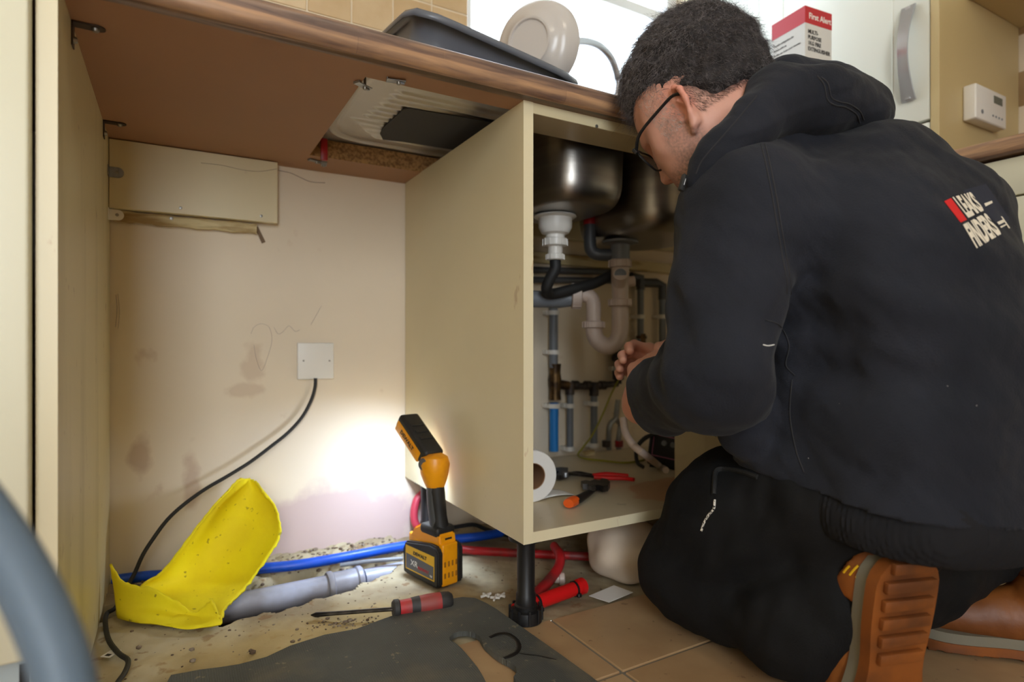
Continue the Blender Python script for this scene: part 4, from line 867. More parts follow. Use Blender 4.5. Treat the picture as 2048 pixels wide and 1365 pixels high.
Lk(tc.outputs['Object'], ck.inputs[0]); bp = N('ShaderNodeBump'); bp.inputs['Strength'].default_value = .9; bp.inputs['Distance'].default_value = .001; Lk(ck.outputs['Fac'], bp.inputs['Height']); Lk(bp.outputs[0], b.inputs['Normal'])
blend_in(MAT, noise_mask(9, .52, .66, (1,1,1), 3, .5), (122,112,92)); blend_in(MAT, noise_mask(70, .66, .7, (1,1,1), 3, .6), (150,138,112))
bm = B(); poly = [onZ(x, y, .0016) for x, y in top_ + [(1215,1425)] + hole + [(900,1440),(300,1440)]]
from mathutils.geometry import tessellate_polygon
lo_ = [bm.verts.new(p) for p in poly]; hi_ = [bm.verts.new(p+Vector((0,0,.0085))) for p in poly]; n_ = len(poly)
for a_, b2, c_ in tessellate_polygon([poly]): bm.faces.new((lo_[a_], lo_[b2], lo_[c_])); bm.faces.new((hi_[c_], hi_[b2], hi_[a_]))
for i in range(n_): bm.faces.new((lo_[i], lo_[(i+1)%n_], hi_[(i+1)%n_], hi_[i]))
tag(obj('rubber_mat', bm, MAT, angle=20), 'black textured rubber mat with a torn hook-shaped hole lying over the tiles', 'mat')
mato = bpy.data.objects['rubber_mat']
bm = B(); tube(bm, [onZ(*c8(x,y), .0105) for x, y in ((1112,660),(1150,645),(1210,640),(1255,665),(1280,705),(1270,745),(1230,770),(1195,782))], [.003,.004,.004,.0042,.004,.0036,.004,.003], 8, smooth=4, flat=.4)
tube(bm, [onZ(*c8(x,y), .0103) for x, y in ((1275,752),(1340,762),(1400,768),(1450,780),(1500,790))], [.0012,.0014,.001,.0016,.0008], 6, smooth=4, flat=.4)
obj('groove_mark', bm, mat('black_groove', (16,15,15), .4), mato, label='curled black groove mark on the mat')  # added black tubes on the mat top stand in for a dark groove
# ------------------------------------------------------------------ yellow foam sheet
FOAM = mat('yellow_foam', (242,226,10), .8, rgb2=(232,212,22), vscale=9, bump=.4, bscale=70)
blend_in(FOAM, noise_mask(90, .66, .7, (1,1,1), 5, .7), (130,110,30))
rows = [
 [(221,1128,1.205),(240,1158,1.20),(268,1172,1.195),(305,1178,1.185),(345,1198,1.17),(385,1226,1.14),(408,1214,1.125),(423,1203,1.115),(434,1222,1.105)],
 [(230,1185,1.208),(246,1205,1.198),(275,1214,1.188),(308,1218,1.178),(345,1228,1.162),(385,1240,1.135),(408,1236,1.12),(426,1232,1.11),(441,1240,1.10)],
 [(238,1236,None),(258,1241,None),(285,1246,None),(312,1248,None),(342,1253,None),(375,1257,None),(402,1255,None),(425,1252,None),(444,1248,None)],
 [(262,1196,1.235),(280,1200,1.24),(305,1202,1.235),(330,1202,1.23),(358,1204,1.21),(386,1208,1.19),(410,1214,1.165),(430,1219,1.145),(449,1222,1.125)],
 [(290,1166,1.25),(302,1170,1.275),(325,1174,1.285),(350,1178,1.285),(378,1181,1.275),(405,1184,1.255),(430,1188,1.23),(452,1192,1.20),(472,1198,1.175)],
 [(318,1150,1.255),(332,1146,1.29),(355,1146,1.305),(382,1148,1.31),(410,1152,1.30),(436,1156,1.285),(462,1160,1.26),(484,1162,1.235),(505,1160,1.21)],
 [(352,1112,1.26),(364,1106,1.30),(386,1104,1.32),(412,1106,1.325),(440,1108,1.318),(466,1112,1.30),(490,1118,1.275),(512,1122,1.25),(533,1118,1.225)],
 [(390,1060,1.265),(402,1054,1.305),(424,1052,1.33),(448,1054,1.338),(474,1058,1.332),(498,1062,1.315),(520,1070,1.29),(540,1078,1.265),(556,1080,1.24)],
 [(428,1012,1.27),(438,1007,1.31),(456,1006,1.338),(476,1008,1.348),(498,1012,1.342),(518,1018,1.325),(536,1028,1.30),(550,1040,1.275),(560,1052,1.25)],
 [(458,980,1.28),(466,976,1.315),(480,975,1.342),(494,977,1.352),(508,981,1.348),(522,987,1.332),(534,996,1.31),(544,1006,1.285),(551,1016,1.265)],
 [(474,963,1.29),(481,959,1.32),(488,957,1.345),(496,957,1.356),(503,960,1.352),(510,964,1.338),(516,970,1.318),(520,977,1.30),(524,984,1.285)]]
grid = [[(onZ(x, y, .006) if Y is None else onY(x, y, Y)) for x, y, Y in r] for r in rows]
n1 = len(grid); fine = []
cols = [spline([grid[i][j] for i in range(n1)], 6) for j in range(9)]
for i in range(len(cols[0])): fine.append(spline([cols[j][i] for j in range(9)], 5))
rn = random.Random(4); bm = B(); nv = len(fine[0])
for i, r in enumerate(fine):
    jit = Vector((rn.uniform(-1,1),0,rn.uniform(-1,1)))*.0022; r[-1] = r[-1]+jit; jit2 = Vector((rn.uniform(-1,1),0,rn.uniform(-1,1)))*.0008; r[0] = r[0]+jit2
for j in range(nv):
    fine[0][j] = fine[0][j] + Vector((0,0,rn.uniform(-.0022,.0022))); fine[-1][j] = fine[-1][j] + Vector((0,0,rn.uniform(-.002,.002)))
V = [[bm.verts.new(p) for p in r] for r in fine]
for i in range(len(V)-1):
    for j in range(nv-1): bm.faces.new((V[i][j], V[i+1][j], V[i+1][j+1], V[i][j+1]))
o = tag(obj('foam_sheet', bm, FOAM, angle=80), 'torn curled sheet of bright yellow foam leaning against the plaster wall', 'foam sheet'); solid(o, .004, 0)
# ------------------------------------------------------------------ work lamp
wl = thing('work_lamp', 'yellow and black cordless work lamp standing lit beside the cabinet panel', 'work lamp', (.455, 1.11, 0))
va_ = Vector((-.23,.973,0)).normalized(); vb_ = Vector((.973,.23,0)).normalized(); c0 = Vector((.4365, 1.050, .0005))
LF = frame4(c0, va_, vb_, Vector((0,0,1)))     # x: along the long side (away), y: across (right), z: up. left-hand, used for placing only
bt_ = None
LL, LB, LH = .122, .060, .076
bm = B(); box(bm, .002, LL-.002, .012, LB-.010, 0, LH+.006, .004, 3, LF); batt_ = obj('battery', bm, M['lamp_yellow'], wl)
for k in range(4):
    for j in range(2):
        bm = B(); box(bm, .0012, .0026, .016+.009*k, .020+.009*k, .016+.022*j, .026+.022*j, .0004, 1, LF); obj('vent', bm, mat('dark_vent', (150,96,10), .6) if 'dark_vent' not in bpy.data.materials else bpy.data.materials['dark_vent'], batt_)
def sideplate(y0, y1):
    bm = B(); pts = [(.0,.004),(.006,0),(LL-.006,0),(LL,.004),(LL+.002,.05),(LL-.006,.066),(.03,.080),(.008,.078),(.0,.068)]
    prism(bm, [LF @ Vector((x, y0, z)) for x, z in pts], (LF.to_3x3() @ Vector((0, y1-y0, 0)))); bmesh.ops.bevel(bm, geom=[e for e in bm.edges], offset=.0035, segments=3, affect='EDGES', clamp_overlap=True); return obj('side_guard', bm, M['lamp_black'], batt_)
sideplate(0, .014); sideplate(LB-.012, LB+.002)
def flatlab(name, pts, m, d=.0006): bm = B(); prism(bm, [LF @ Vector((x, -d, z)) for x, z in pts], LF.to_3x3() @ Vector((0, d+.0005, 0))); return obj(name, bm, m, batt_, smooth=False)
# the label runs from the near corner (x=0) away; writing reads from the far end (left in view) to the near one
flatlab('label', [(.012,.012),(.112,.012),(.112,.060),(.012,.060)], M['yellow_ink'], .0003); flatlab('label', [(.0145,.0145),(.1095,.0145),(.1095,.044),(.0145,.040)], M['label_grey'], .0007)
TL = frame4(LF @ Vector((.110,-.0009,0)), -va_, Vector((0,0,1)), -vb_)
text_obj('lettering', 'DEWALT', M['black_ink'], TL @ Matrix.Translation((.05,.047,0)), .0092, batt_, 1.25, .0002, .0003)
text_obj('lettering', 'XR', M['white_ink'], TL @ Matrix.Translation((.030,.024,.0002)), .016, batt_, 1.2, .0002)
text_obj('lettering', 'FLEXVOLT', M['red_ink'], TL @ Matrix.Translation((.062,.022,.0002)), .008, batt_, 1.0, .0002)
text_obj('lettering', '9.0', M['white_ink'], TL @ Matrix.Translation((.088,.018,.0002)), .006, batt_, 1.0, .0002)
# body over the battery
bm = B(); pts = [(.006,.078),(.010,.098),(.030,.106),(.075,.108),(.100,.096),(.114,.074),(.060,.070)]
prism(bm, [LF @ Vector((x, .010, z)) for x, z in pts], LF.to_3x3() @ Vector((0,.040,0))); bmesh.ops.bevel(bm, geom=bm.edges[:], offset=.004, segments=3, affect='EDGES', clamp_overlap=True); obj('base_housing', bm, M['lamp_yellow'], wl)
bm = B(); box(bm, .014, .074, .007, .053, .092, .112, .007, 3, LF); obj('base_cap', bm, M['lamp_black'], wl)
bm = B(); box(bm, .008, .012, .022, .040, .084, .092, .001, 1, LF); obj('release_button', bm, M['lamp_black'], wl)
h0 = LF @ Vector((.036,.030,.108)); h1 = LF @ Vector((.040,.022,.200))
bm = B(); tube(bm, [h0, h0.lerp(h1,.2), h0.lerp(h1,.5), h0.lerp(h1,.8), h1], [.0215,.0190,.0195,.0200,.0185], 22, flat=.85); hd = obj('handle', bm, M['lamp_black'], wl)
bm = B(); tube(bm, [h0.lerp(h1,-.05)-vb_*.004+va_*.003, h0.lerp(h1,.5)-vb_*.006+va_*.004, h1-vb_*.004+va_*.002], [.0175,.0165,.017], 18, flat=.8); 
obj('grip_inlay', bm, M['dkgrey_pl'], hd)
jc = LF @ Vector((.042,.022,.232))
bm = B(); tube(bm, [h1-Vector((0,0,.012)), h1, jc-Vector((0,0,.018)), jc, jc+Vector((0,0,.014)), jc+Vector((0,0,.021))], [.0190,.0235,.028,.0305,.0265,.015], 24); obj('neck_joint', bm, M['lamp_yellow'], wl)
bm = B(); lathe(bm, [(0,.003),(.011,.003),(.0125,0),(.0125,-.004),(0,-.004)], jc-vb_*.026-va_*.0+Vector((0,0,.002)), -vb_*.95-va_*.3, 20); obj('joint_badge', bm, M['label_grey'], wl)
th_ = math.radians(36); hx = (va_*math.cos(th_)+Vector((0,0,math.sin(th_)))); hn = (va_*math.sin(th_)-Vector((0,0,math.cos(th_))))   # hn: the way the light faces
HF = frame4(jc + hx*.018, hx, vb_, -hn)
bm = B(); box(bm, -.008, .112, -.0235, .0235, -.013, .022, .008, 3, HF); hb = obj('lamp_head', bm, M['lamp_black'], wl)
bm = B(); box(bm, .006, .106, -.0250, .0250, -.0150, .0100, .003, 2, HF); obj('head_trim', bm, M['lamp_yellow'], hb)
for k in range(3): bm = B(); box(bm, .03+.02*k, .038+.02*k, -.015, .015, .021, .0245, .001, 1, HF); obj('head_rib', bm, M['lamp_black'], hb)
TH = frame4(HF @ Vector((.092,-.0256,-.008)), -hx, -hn, -vb_)
text_obj('lettering', 'DEWALT', M['black_ink'], TH @ Matrix.Translation((.036,.0025,0)), .0125, hb, 1.1, .0002, .0003)
bm = B(); box(bm, .010, .104, -.0190, .0190, -.0175, -.0145, .001, 1, HF); obj('diffuser', bm, M['led'], hb)
d = bpy.data.lights.new('lamp_light', 'AREA'); d.shape = 'RECTANGLE'; d.size = .09; d.size_y = .034; d.energy = 1.0; d.color = (.52,.70,1.0); d.spread = math.radians(150)
lo = bpy.data.objects.new('lamp_light', d); COL.objects.link(lo); lo.matrix_world = frame4(HF @ Vector((.057,0,-.0185)), hx, hn.cross(hx)*-1, -hn)
lo.rotation_euler = hn.to_track_quat('-Z','X').to_euler()
# ------------------------------------------------------------------ hose close to the camera
bm = B(); tube(bm, [atd(-760,2570,.30), atd(-700,1800,.30), atd(-560,1250,.30), atd(-340,960,.295), atd(-150,905,.29), atd(-70,985,.285), atd(15,1105,.28), atd(75,1215,.275), atd(120,1330,.27), atd(140,1450,.265), atd(140,1650,.262), atd(120,1900,.262), atd(100,2150,.262), Vector((0,0,0))+atd(90,2620,.262)], .0122, 18, smooth=6)
for v in bm.verts: v.co.z = max(v.co.z, .001)
tag(obj('grey_hose', bm, M['hose_blue']), 'thick blue-grey hose very close to the camera at the lower left', 'hose')
# ------------------------------------------------------------------ the man: one smooth surface per body or garment, grown from blended limbs
class Field:
    """smooth union / carving of rounded limbs; evaluated only where a limb can matter"""
    def __init__(s, disp=None): s.p = []; s.disp = disp
    def cone(s, a, b, ra, rb, k=.02, sub=False):
        a = np.array(a, np.float32); b = np.array(b, np.float32); s.p.append(('c', sub, k, (a, b, ra, rb), (a+b)/2, np.linalg.norm(b-a)/2+max(ra, rb))); return s
    def chain(s, pts, rs, k=.02, sub=False):
        for i in range(len(pts)-1): s.cone(pts[i], pts[i+1], rs[i], rs[i+1], k, sub)
        return s
    def ell(s, c, r, R=None, k=.02, sub=False):
        c = np.array(c, np.float32); r = np.array(r, np.float32); R = np.eye(3, dtype=np.float32) if R is None else np.array(R, np.float32)
        s.p.append(('e', sub, k, (c, r, R), c, float(r.max()))); return s
    def rbox(s, c, h, R=None, rad=.01, k=.02, sub=False):
        c = np.array(c, np.float32); h = np.array(h, np.float32); R = np.eye(3, dtype=np.float32) if R is None else np.array(R, np.float32)
        s.p.append(('b', sub, k, (c, h, R, rad), c, float(np.linalg.norm(h)))); return s
    def one(s, q, P):
        t = q[0]
        if t == 'c':
            a, b, ra, rb = q[3]; ba = b-a; pa = P-a; h = np.clip((pa@ba)/max(float(ba@ba), 1e-12), 0, 1)
            return np.linalg.norm(pa-h[:, None]*ba, axis=1)-(ra+(rb-ra)*h)
        if t == 'e':
            c, r, R = q[3]; L = (P-c)@R.T; k0 = np.linalg.norm(L/r, axis=1); k1 = np.linalg.norm(L/(r*r), axis=1)
            return np.where(k1 < 1e-6, -r.min(), k0*(k0-1)/np.maximum(k1, 1e-6))
        c, h, R, rad = q[3]; L = np.abs((P-c)@R.T)-(h-rad)
        return np.linalg.norm(np.maximum(L, 0), axis=1)+np.minimum(L.max(axis=1), 0)-rad
    def ev(s, P, prims=None):
        d = np.full(len(P), 1.0, np.float32)
        for q in (prims if prims is not None else s.p):
            dd = s.one(q, P); k = q[2]
            if q[1]: h = np.clip(.5-.5*(d+dd)/k, 0, 1); d = d*(1-h)-dd*h+k*h*(1-h)
            else: h = np.clip(.5+.5*(dd-d)/k, 0, 1); d = dd*(1-h)+d*h-k*h*(1-h)
        if s.disp is not None: d = d + s.disp(P)
        return d
def mesh_field(F, lo, hi, h, slack=.012, clipf=None):
    lo = np.array(lo, np.float64); hi = np.array(hi, np.float64); Bk = 8
    def full(P, prims=None):
        d = F.ev(P, prims)
        return np.maximum(d, clipf(P)) if clipf else d
    S2 = Bk*h*4; n2 = np.ceil((hi-lo)/S2).astype(int)+1                       # coarse super blocks of 4x4x4 blocks
    ii = np.stack(np.meshgrid(*[np.arange(n) for n in n2], indexing='ij'), -1).reshape(-1, 3)
    cen = (lo+(ii+.5)*S2).astype(np.float32); rad2 = S2*.87
    d = F.ev(cen); ii = ii[(np.abs(d) < rad2*1.4+slack)]
    pts_all, base_all = [], []
    sub = np.stack(np.meshgrid(*[np.arange(4)]*3, indexing='ij'), -1).reshape(-1, 3)
    loc = np.stack(np.meshgrid(*[np.arange(Bk+1)]*3, indexing='ij'), -1).reshape(-1, 3)
    NN = (n2*4*Bk+2).astype(np.int64); key_of = lambda I: (I[..., 0]*NN[1]+I[..., 1])*NN[2]+I[..., 2]
    Ks, Vs, Sg = [], [], []
    corners = np.array([(a, b, c) for a in (0,1) for b in (0,1) for c in (0,1)])
    edges = [(0,1),(2,3),(4,5),(6,7),(0,2),(1,3),(4,6),(5,7),(0,4),(1,5),(2,6),(3,7)]
    for sb in ii:
        c = lo+(sb+.5)*S2
        prims = [q for q in F.p if np.linalg.norm(q[4]-c) < q[5]+rad2+.07]
        if not prims: continue
        bi = sb*4+sub; bc = (lo+(bi+.5)*Bk*h).astype(np.float32); db = F.ev(bc, prims)
        bi = bi[np.abs(db) < Bk*h*.87*1.4+slack]
        if not len(bi): continue
        I = (bi[:, None, :]*Bk+loc[None]).reshape(-1, 3); D = full((lo+I*h).astype(np.float32), prims).reshape(len(bi), Bk+1, Bk+1, Bk+1)
        C8 = np.stack([D[:, a:a+Bk, b:b+Bk, c_:c_+Bk] for a, b, c_ in corners], -1).reshape(-1, 8)
        CI = (bi[:, None, :]*Bk+np.stack(np.meshgrid(*[np.arange(Bk)]*3, indexing='ij'), -1).reshape(-1, 3)[None]).reshape(-1, 3)
        neg = C8 < 0; act = neg.any(1) & ~neg.all(1); C8 = C8[act]; CI = CI[act]; neg = neg[act]
        if not len(C8): continue
        acc = np.zeros((len(C8), 3)); cnt = np.zeros(len(C8))
        for a, b in edges:
            m = neg[:, a] != neg[:, b]; t = np.where(m, C8[:, a]/np.where(m, C8[:, a]-C8[:, b], 1), 0)
            acc += (corners[a]+(corners[b]-corners[a])*t[:, None])*m[:, None]; cnt += m
        Ks.append(key_of(CI)); Vs.append(lo+(CI+acc/cnt[:, None])*h); Sg.append(neg[:, [0, 4, 2, 1]])
    K = np.concatenate(Ks); V = np.concatenate(Vs); G = np.concatenate(Sg); K, ix = np.unique(K, return_index=True); V = V[ix]; G = G[ix]
    step = np.array([NN[1]*NN[2], NN[2], 1]); Q = []
    def look(k):
        p = np.searchsorted(K, k); p = np.minimum(p, len(K)-1); return np.where(K[p] == k, p, -1)
    for ax in range(3):
        u, v = (ax+1) % 3, (ax+2) % 3; m = G[:, 0] != G[:, 1+ax]; a = np.nonzero(m)[0]; k = K[a]
        b = look(k-step[u]); c = look(k-step[u]-step[v]); d_ = look(k-step[v]); ok = (b >= 0)&(c >= 0)&(d_ >= 0)
        q = np.stack([a, b, c, d_], 1)[ok]; fl = G[a[ok], 0]; q[~fl] = q[~fl][:, ::-1]; Q.append(q)
    Q = np.concatenate(Q); me = bpy.data.meshes.new('grown'); me.vertices.add(len(V)); me.vertices.foreach_set('co', V.astype(np.float32).ravel())
    me.loops.add(len(Q)*4); me.loops.foreach_set('vertex_index', Q.astype(np.int32).ravel()); me.polygons.add(len(Q)); me.polygons.foreach_set('loop_start', np.arange(0, len(Q)*4, 4, dtype=np.int32))
    me.polygons.foreach_set('use_smooth', np.ones(len(Q), bool)); me.update(calc_edges=True); me.validate(); return me
def grown(name, F, lo, hi, h, m, parent, **k):
    me = mesh_field(F, lo, hi, h, **k); me.name = name; me.materials.append(m); return link(name, me, parent)
def fbm(P, f, amp, seed=0):
    r = np.random.RandomState(seed); out = np.zeros(len(P), np.float32)
    for o in range(5):
        K = r.normal(size=(3, 3)).astype(np.float32); K /= np.linalg.norm(K, axis=1)[:, None]; K *= f*(1.6**o); ph = r.uniform(0, 6, 3)
        out += amp/(1.5**o)*np.sin(P@K[0]+ph[0]+1.3*np.sin(P@K[1]+ph[1]))*np.sin(P@K[2]+ph[2])
    return out
man = thing('person', 'short-haired man with glasses in a black hoodie, kneeling and reaching into the sink cabinet', 'person', (.85, .5, 0))
# ---- head frame: origin between the ears; f forward, l left, u up
HO = np.array((.7090, .6535, .8163)); hf = np.array((-.27, .96, 0)); hf = hf/np.linalg.norm(hf); pit = math.radians(38)
ff = hf*math.cos(pit)+np.array((0,0,-math.sin(pit))); uu = hf*math.sin(pit)+np.array((0,0,math.cos(pit))); ll = np.cross(uu, ff)
HR = np.stack([ff, ll, uu])                      # rows: local axes
def hd(f, l, u): return HO + ff*f + ll*l + uu*u
SKIN = mat('skin', (212,162,144), .52, rgb2=(198,140,122), vscale=14, thr=(.3,.7), bump=.12, bscale=220)
SKIN.node_tree.nodes['Principled BSDF'].inputs['Subsurface Weight'].default_value = .12; SKIN.node_tree.nodes['Principled BSDF'].inputs['Subsurface Radius'].default_value = (.012,.005,.003)
def body_field():
    F = Field()
    F.ell(hd(-.030,0,.055), (.097,.077,.094), HR); F.ell(hd(.014,0,.022), (.070,.070,.086), HR, .03)
    F.ell(hd(0.0330,0,-.035), (.052,.060,.070), HR, .03); F.ell(hd(.030,.034,-.055), (.045,.026,.030), HR, .02); F.ell(hd(.030,-.034,-.055), (.045,.026,.030), HR, .02)
    F.cone(hd(0.0475,-.016,-.100), hd(0.0475,.016,-.100), .021, .021, .03); F.ell(hd(0.0642,0,-.070), (.018,.028,.026), HR, .02)
    for s in (-1, 1):
        F.ell(hd(0.0475,.042*s,-.018), (.024,.022,.018), HR, .02); F.ell(hd(.010,.058*s,.0), (.04,.016,.05), HR, .03)
    F.cone(hd(0.0695,-.028,.026), hd(0.0695,.028,.026), .011, .011, .018)
    for s in (-1, 1):
        F.ell(hd(0.0757,.031*s,.004), (.013,.017,.011), HR, .014, True); F.ell(hd(0.0594,.031*s,.002), (.0125,.0125,.0125), HR, .003)
        F.cone(hd(0.0669,.020*s,.0095), hd(0.0625,.043*s,.007), .0035, .003, .005); F.cone(hd(0.0669,.020*s,-.0045), hd(0.0625,.043*s,-.004), .0028, .0024, .005)
    F.cone(hd(0.0704,0,.018), hd(0.0924,0,-.026), .0075, .0105, .012)
    for s in (-1, 1): F.ell(hd(0.0827,.011*s,-.030), (.009,.007,.007), HR, .006); F.ell(hd(0.0845,.007*s,-.038), (.004,.003,.004), HR, .003, True)
    F.ell(hd(0.0739,0,-.058), (.012,.023,.0065), HR, .006); F.ell(hd(0.0722,0,-.069), (.011,.020,.0075), HR, .006); F.ell(hd(0.0836,0,-.063), (.01,.020,.0012), HR, .003, True)
    # ears
    for s in (-1, 1):
        back = np.array((-.42, .90*s, 0)); back = back/np.linalg.norm(back)         # ear plane leans out and back
        E = lambda a, b, c=0.: hd(-.001,.072*s,-.020) + (ff*(-.16*b)+uu*b) + (ff*(-.80)*a + ll*s*.60*a) + (ff*.5+ll*s*.8)*c
        F.ell(E(.010,.0), (.010,.011,.030), HR, .008)
        pts = [E(-.004,.006,.004), E(-.003,.022,.004), E(.006,.034,.005), E(.019,.035,.006), E(.0275,.023,.006), E(.0265,.006,.005), E(.019,-.012,.004), E(.010,-.026,.003), E(.002,-.031,.002)]
        F.chain(pts, [.0034,.0036,.0040,.0042,.0042,.0040,.0038,.0048,.0042], .004); F.chain([E(.004,.020,.006), E(.013,.016,.006), E(.015,.0,.006), E(.008,-.012,.005)], [.0024,.003,.003,.0026], .004)
        F.ell(E(.0085,.002,.012), (.010,.009,.015), HR, .004, True); F.ell(E(.016,.026,.010), (.007,.006,.005), HR, .004, True); F.ell(E(-.002,-.002,.008), (.004,.004,.006), HR, .004)
    return F
BF = body_field()
# joints (world)
nk0 = hd(-.030,0,-.045); nk1 = np.array((.825,.560,.705))
SL, EL, WL = np.array((.680,.550,.650)), np.array(atd(1428,752,.775)), np.array(atd(1282,812,.965))
SR, ER, WR = np.array((1.00,.66,.64)), np.array((1.03,.80,.47)), np.array(atd(1372,760,1.10))
PEL = np.array((.890,.490,.285)); CH = np.array((.895,.475,.60)); BEL = np.array((.895,.450,.44))
HLj, KLj, ALj = np.array((.800,.520,.245)), np.array((.752,.705,.090)), np.array((.785,.50,.11))
HRj, KRj, ARj = np.array((.985,.50,.26)), np.array((1.14,.78,.38)), np.array((1.14,.53,.17))
BF.chain([nk0, nk1], [.056,.062], .03); BF.chain([nk1, CH, BEL, PEL], [.06,.10,.09,.075], .04)
BF.chain([nk1, SL, EL, WL], [.05,.045,.036,.027], .03); BF.chain([nk1, SR, ER, WR], [.05,.045,.036,.027], .03)
BF.chain([PEL, HLj, KLj, ALj], [.075,.075,.045,.032], .03); BF.chain([PEL, HRj, KRj, ARj], [.075,.075,.045,.032], .03)
# left hand: palm upward from the cuff, fingers closing round the white hose to the right
def hand(F, W, palm_dir, across, normal, sc=1.0, curl=(.5,.8,.6)):
    """palm_dir towards the fingers, across towards the thumb, normal out of the back of the hand"""
    p = np.array(palm_dir, float); p /= np.linalg.norm(p); a = np.array(across, float); a -= p*(a@p); a /= np.linalg.norm(a); n = np.cross(p, a); n *= np.sign(n@np.array(normal))
    R = np.stack([p, a, n]); W = np.array(W)
    F.chain([W, W+p*.03*sc], [.026*sc,.025*sc], .02); F.rbox(W+p*.055*sc, (.046*sc,.038*sc,.014*sc), R, .013*sc, .022)
    for j, (off, L) in enumerate(((.028,.082),(.009,.090),(-.010,.084),(-.028,.068))):
        base = W+p*.092*sc+a*off*sc; d = p.copy(); pts = [base-p*.02*sc, base]; ang = 0
        for s_, c_ in zip((.44,.31,.25), curl):
            ang += c_; d = p*math.cos(ang)-n*math.sin(ang)+a*off*1.2*math.cos(ang); pts.append(pts[-1]+d/np.linalg.norm(d)*L*s_*sc)
        F.chain(pts, [x*sc for x in (.0105,.0105,.0095,.0088,.0075)], .004)
        F.ell(base+n*.003*sc, (.011*sc,.010*sc,.010*sc), R, .008)
    t0 = W+p*.025*sc+a*.026*sc; t1 = t0+(p*.6+a*.75-n*.35)*.034*sc; t2 = t1+(p*.8+a*.25-n*.55)*.032*sc; t3 = t2+(p*.75-a*.15-n*.6)*.026*sc
    F.chain([t0, t1, t2, t3], [.016*sc,.0125*sc,.0105*sc,.0085*sc], .008)
hand(BF, WL, (.46,.38,.70), (.15,-.5,.35), (-.87,.45,.25), .95, (.55,.75,.5))
hand(BF, WR, (-.72,.40,.35), (-.2,-.3,.9), (.3,.8,-.2), .95, (.4,.7,.5))
# feet inside the boots
print('body prims', len(BF.p))
body = grown('body', BF, (.45,.20,.0), (1.30,1.05,1.02), .0026, SKIN, man)
# stubble and grey temples as a skin colour of their own
def head_mask(f0, l0, u0, rf, rl, ru, amount, seed, sc=260):
    def g(nt, N, L):
        tc = N('ShaderNodeTexCoord'); mp = N('ShaderNodeMapping'); mp.vector_type = 'TEXTURE'; c = hd(f0, l0, u0) - np.array(man.location)*0
        e = Matrix([list(ff), list(ll), list(uu)]).transposed().to_euler(); mp.inputs['Location'].default_value = tuple(c); mp.inputs['Rotation'].default_value = e; mp.inputs['Scale'].default_value = (rf, rl, ru)
        L(tc.outputs['Object'], mp.inputs[0]); le = N('ShaderNodeVectorMath', operation='LENGTH'); L(mp.outputs[0], le.inputs[0])
        n = N('ShaderNodeTexNoise'); n.inputs['Scale'].default_value = sc; n.inputs['Detail'].default_value = 2; L(tc.outputs['Object'], n.inputs['Vector'])
        r = N('ShaderNodeMapRange'); r.inputs['From Min'].default_value = 1.05; r.inputs['From Max'].default_value = .75; L(le.outputs['Value'], r.inputs[0])
        r2 = N('ShaderNodeMapRange'); r2.inputs['From Min'].default_value = .35; r2.inputs['From Max'].default_value = .65; r2.inputs['To Max'].default_value = amount; r2.inputs['To Min'].default_value = amount*.35; L(n.outputs[0], r2.inputs[0])
        mu = N('ShaderNodeMath', operation='MULTIPLY'); L(r.outputs[0], mu.inputs[0]); L(r2.outputs[0], mu.inputs[1]); return mu.outputs[0]
    return g
blend_in(SKIN, head_mask(.045,0,-.085,.062,.085,.050,.75,1), (104,84,78)); blend_in(SKIN, head_mask(.020,.066,-.045,.030,.03,.055,.6,2), (120,100,92))
blend_in(SKIN, head_mask(-.008,.09,.0,.03,.03,.040,.6,2,20), (214,120,100))
blend_in(SKIN, head_mask(-.06,0,-.005,.06,.09,.032,.7,3), (92,74,66))
# ---- hair: a close cap and thousands of short strands
HC = mat('dark_hair', (44,39,40), .85, rgb2=(30,27,28), vscale=60); HS = mat('hair_strand_grey_brown', (132,126,128), .42, rgb2=(58,52,54), vscale=150, thr=(.35,.7))
def hdisp(P): return fbm(P, 80, .0030, 5)
HFd = Field(hdisp); HFd.ell(hd(-.036,0,.064), (.106,.086,.106), HR); HFd.ell(hd(-.062,0,.014), (.064,.072,.056), HR, .02); HFd.ell(hd(.010,0,.112), (.052,.056,.046), HR, .03)
HFd.rbox(hd(.103,0,-.020), (.075,.2,.090), HR, .01, .012, True)
HFd.rbox(hd(.0,0,-.090), (.2,.2,.060), HR, .01, .012, True); HFd.rbox(hd(.02,0,-.05), (.05,.2,.062), HR, .01, .012, True)
for s in (-1, 1): HFd.ell(hd(-.012,.088*s,-.004), (.030,.020,.040), HR, .008, True)
_q = HFd.p
hair = grown('hair', HFd, HO-.2, HO+.2, .003, HC, body)
hp = np.array([v.co for v in hair.data.vertices]); hn_ = np.array([v.normal for v in hair.data.vertices]); rs = np.random.RandomState(3); off_h = np.array(HO)
hl = (hp-HO)@HR.T
sel = rs.choice(len(hp), 26000); vv = []; fv = []
GREYH = mat('grey_flecked_hair', (150,142,140), .5)
mats_i = []
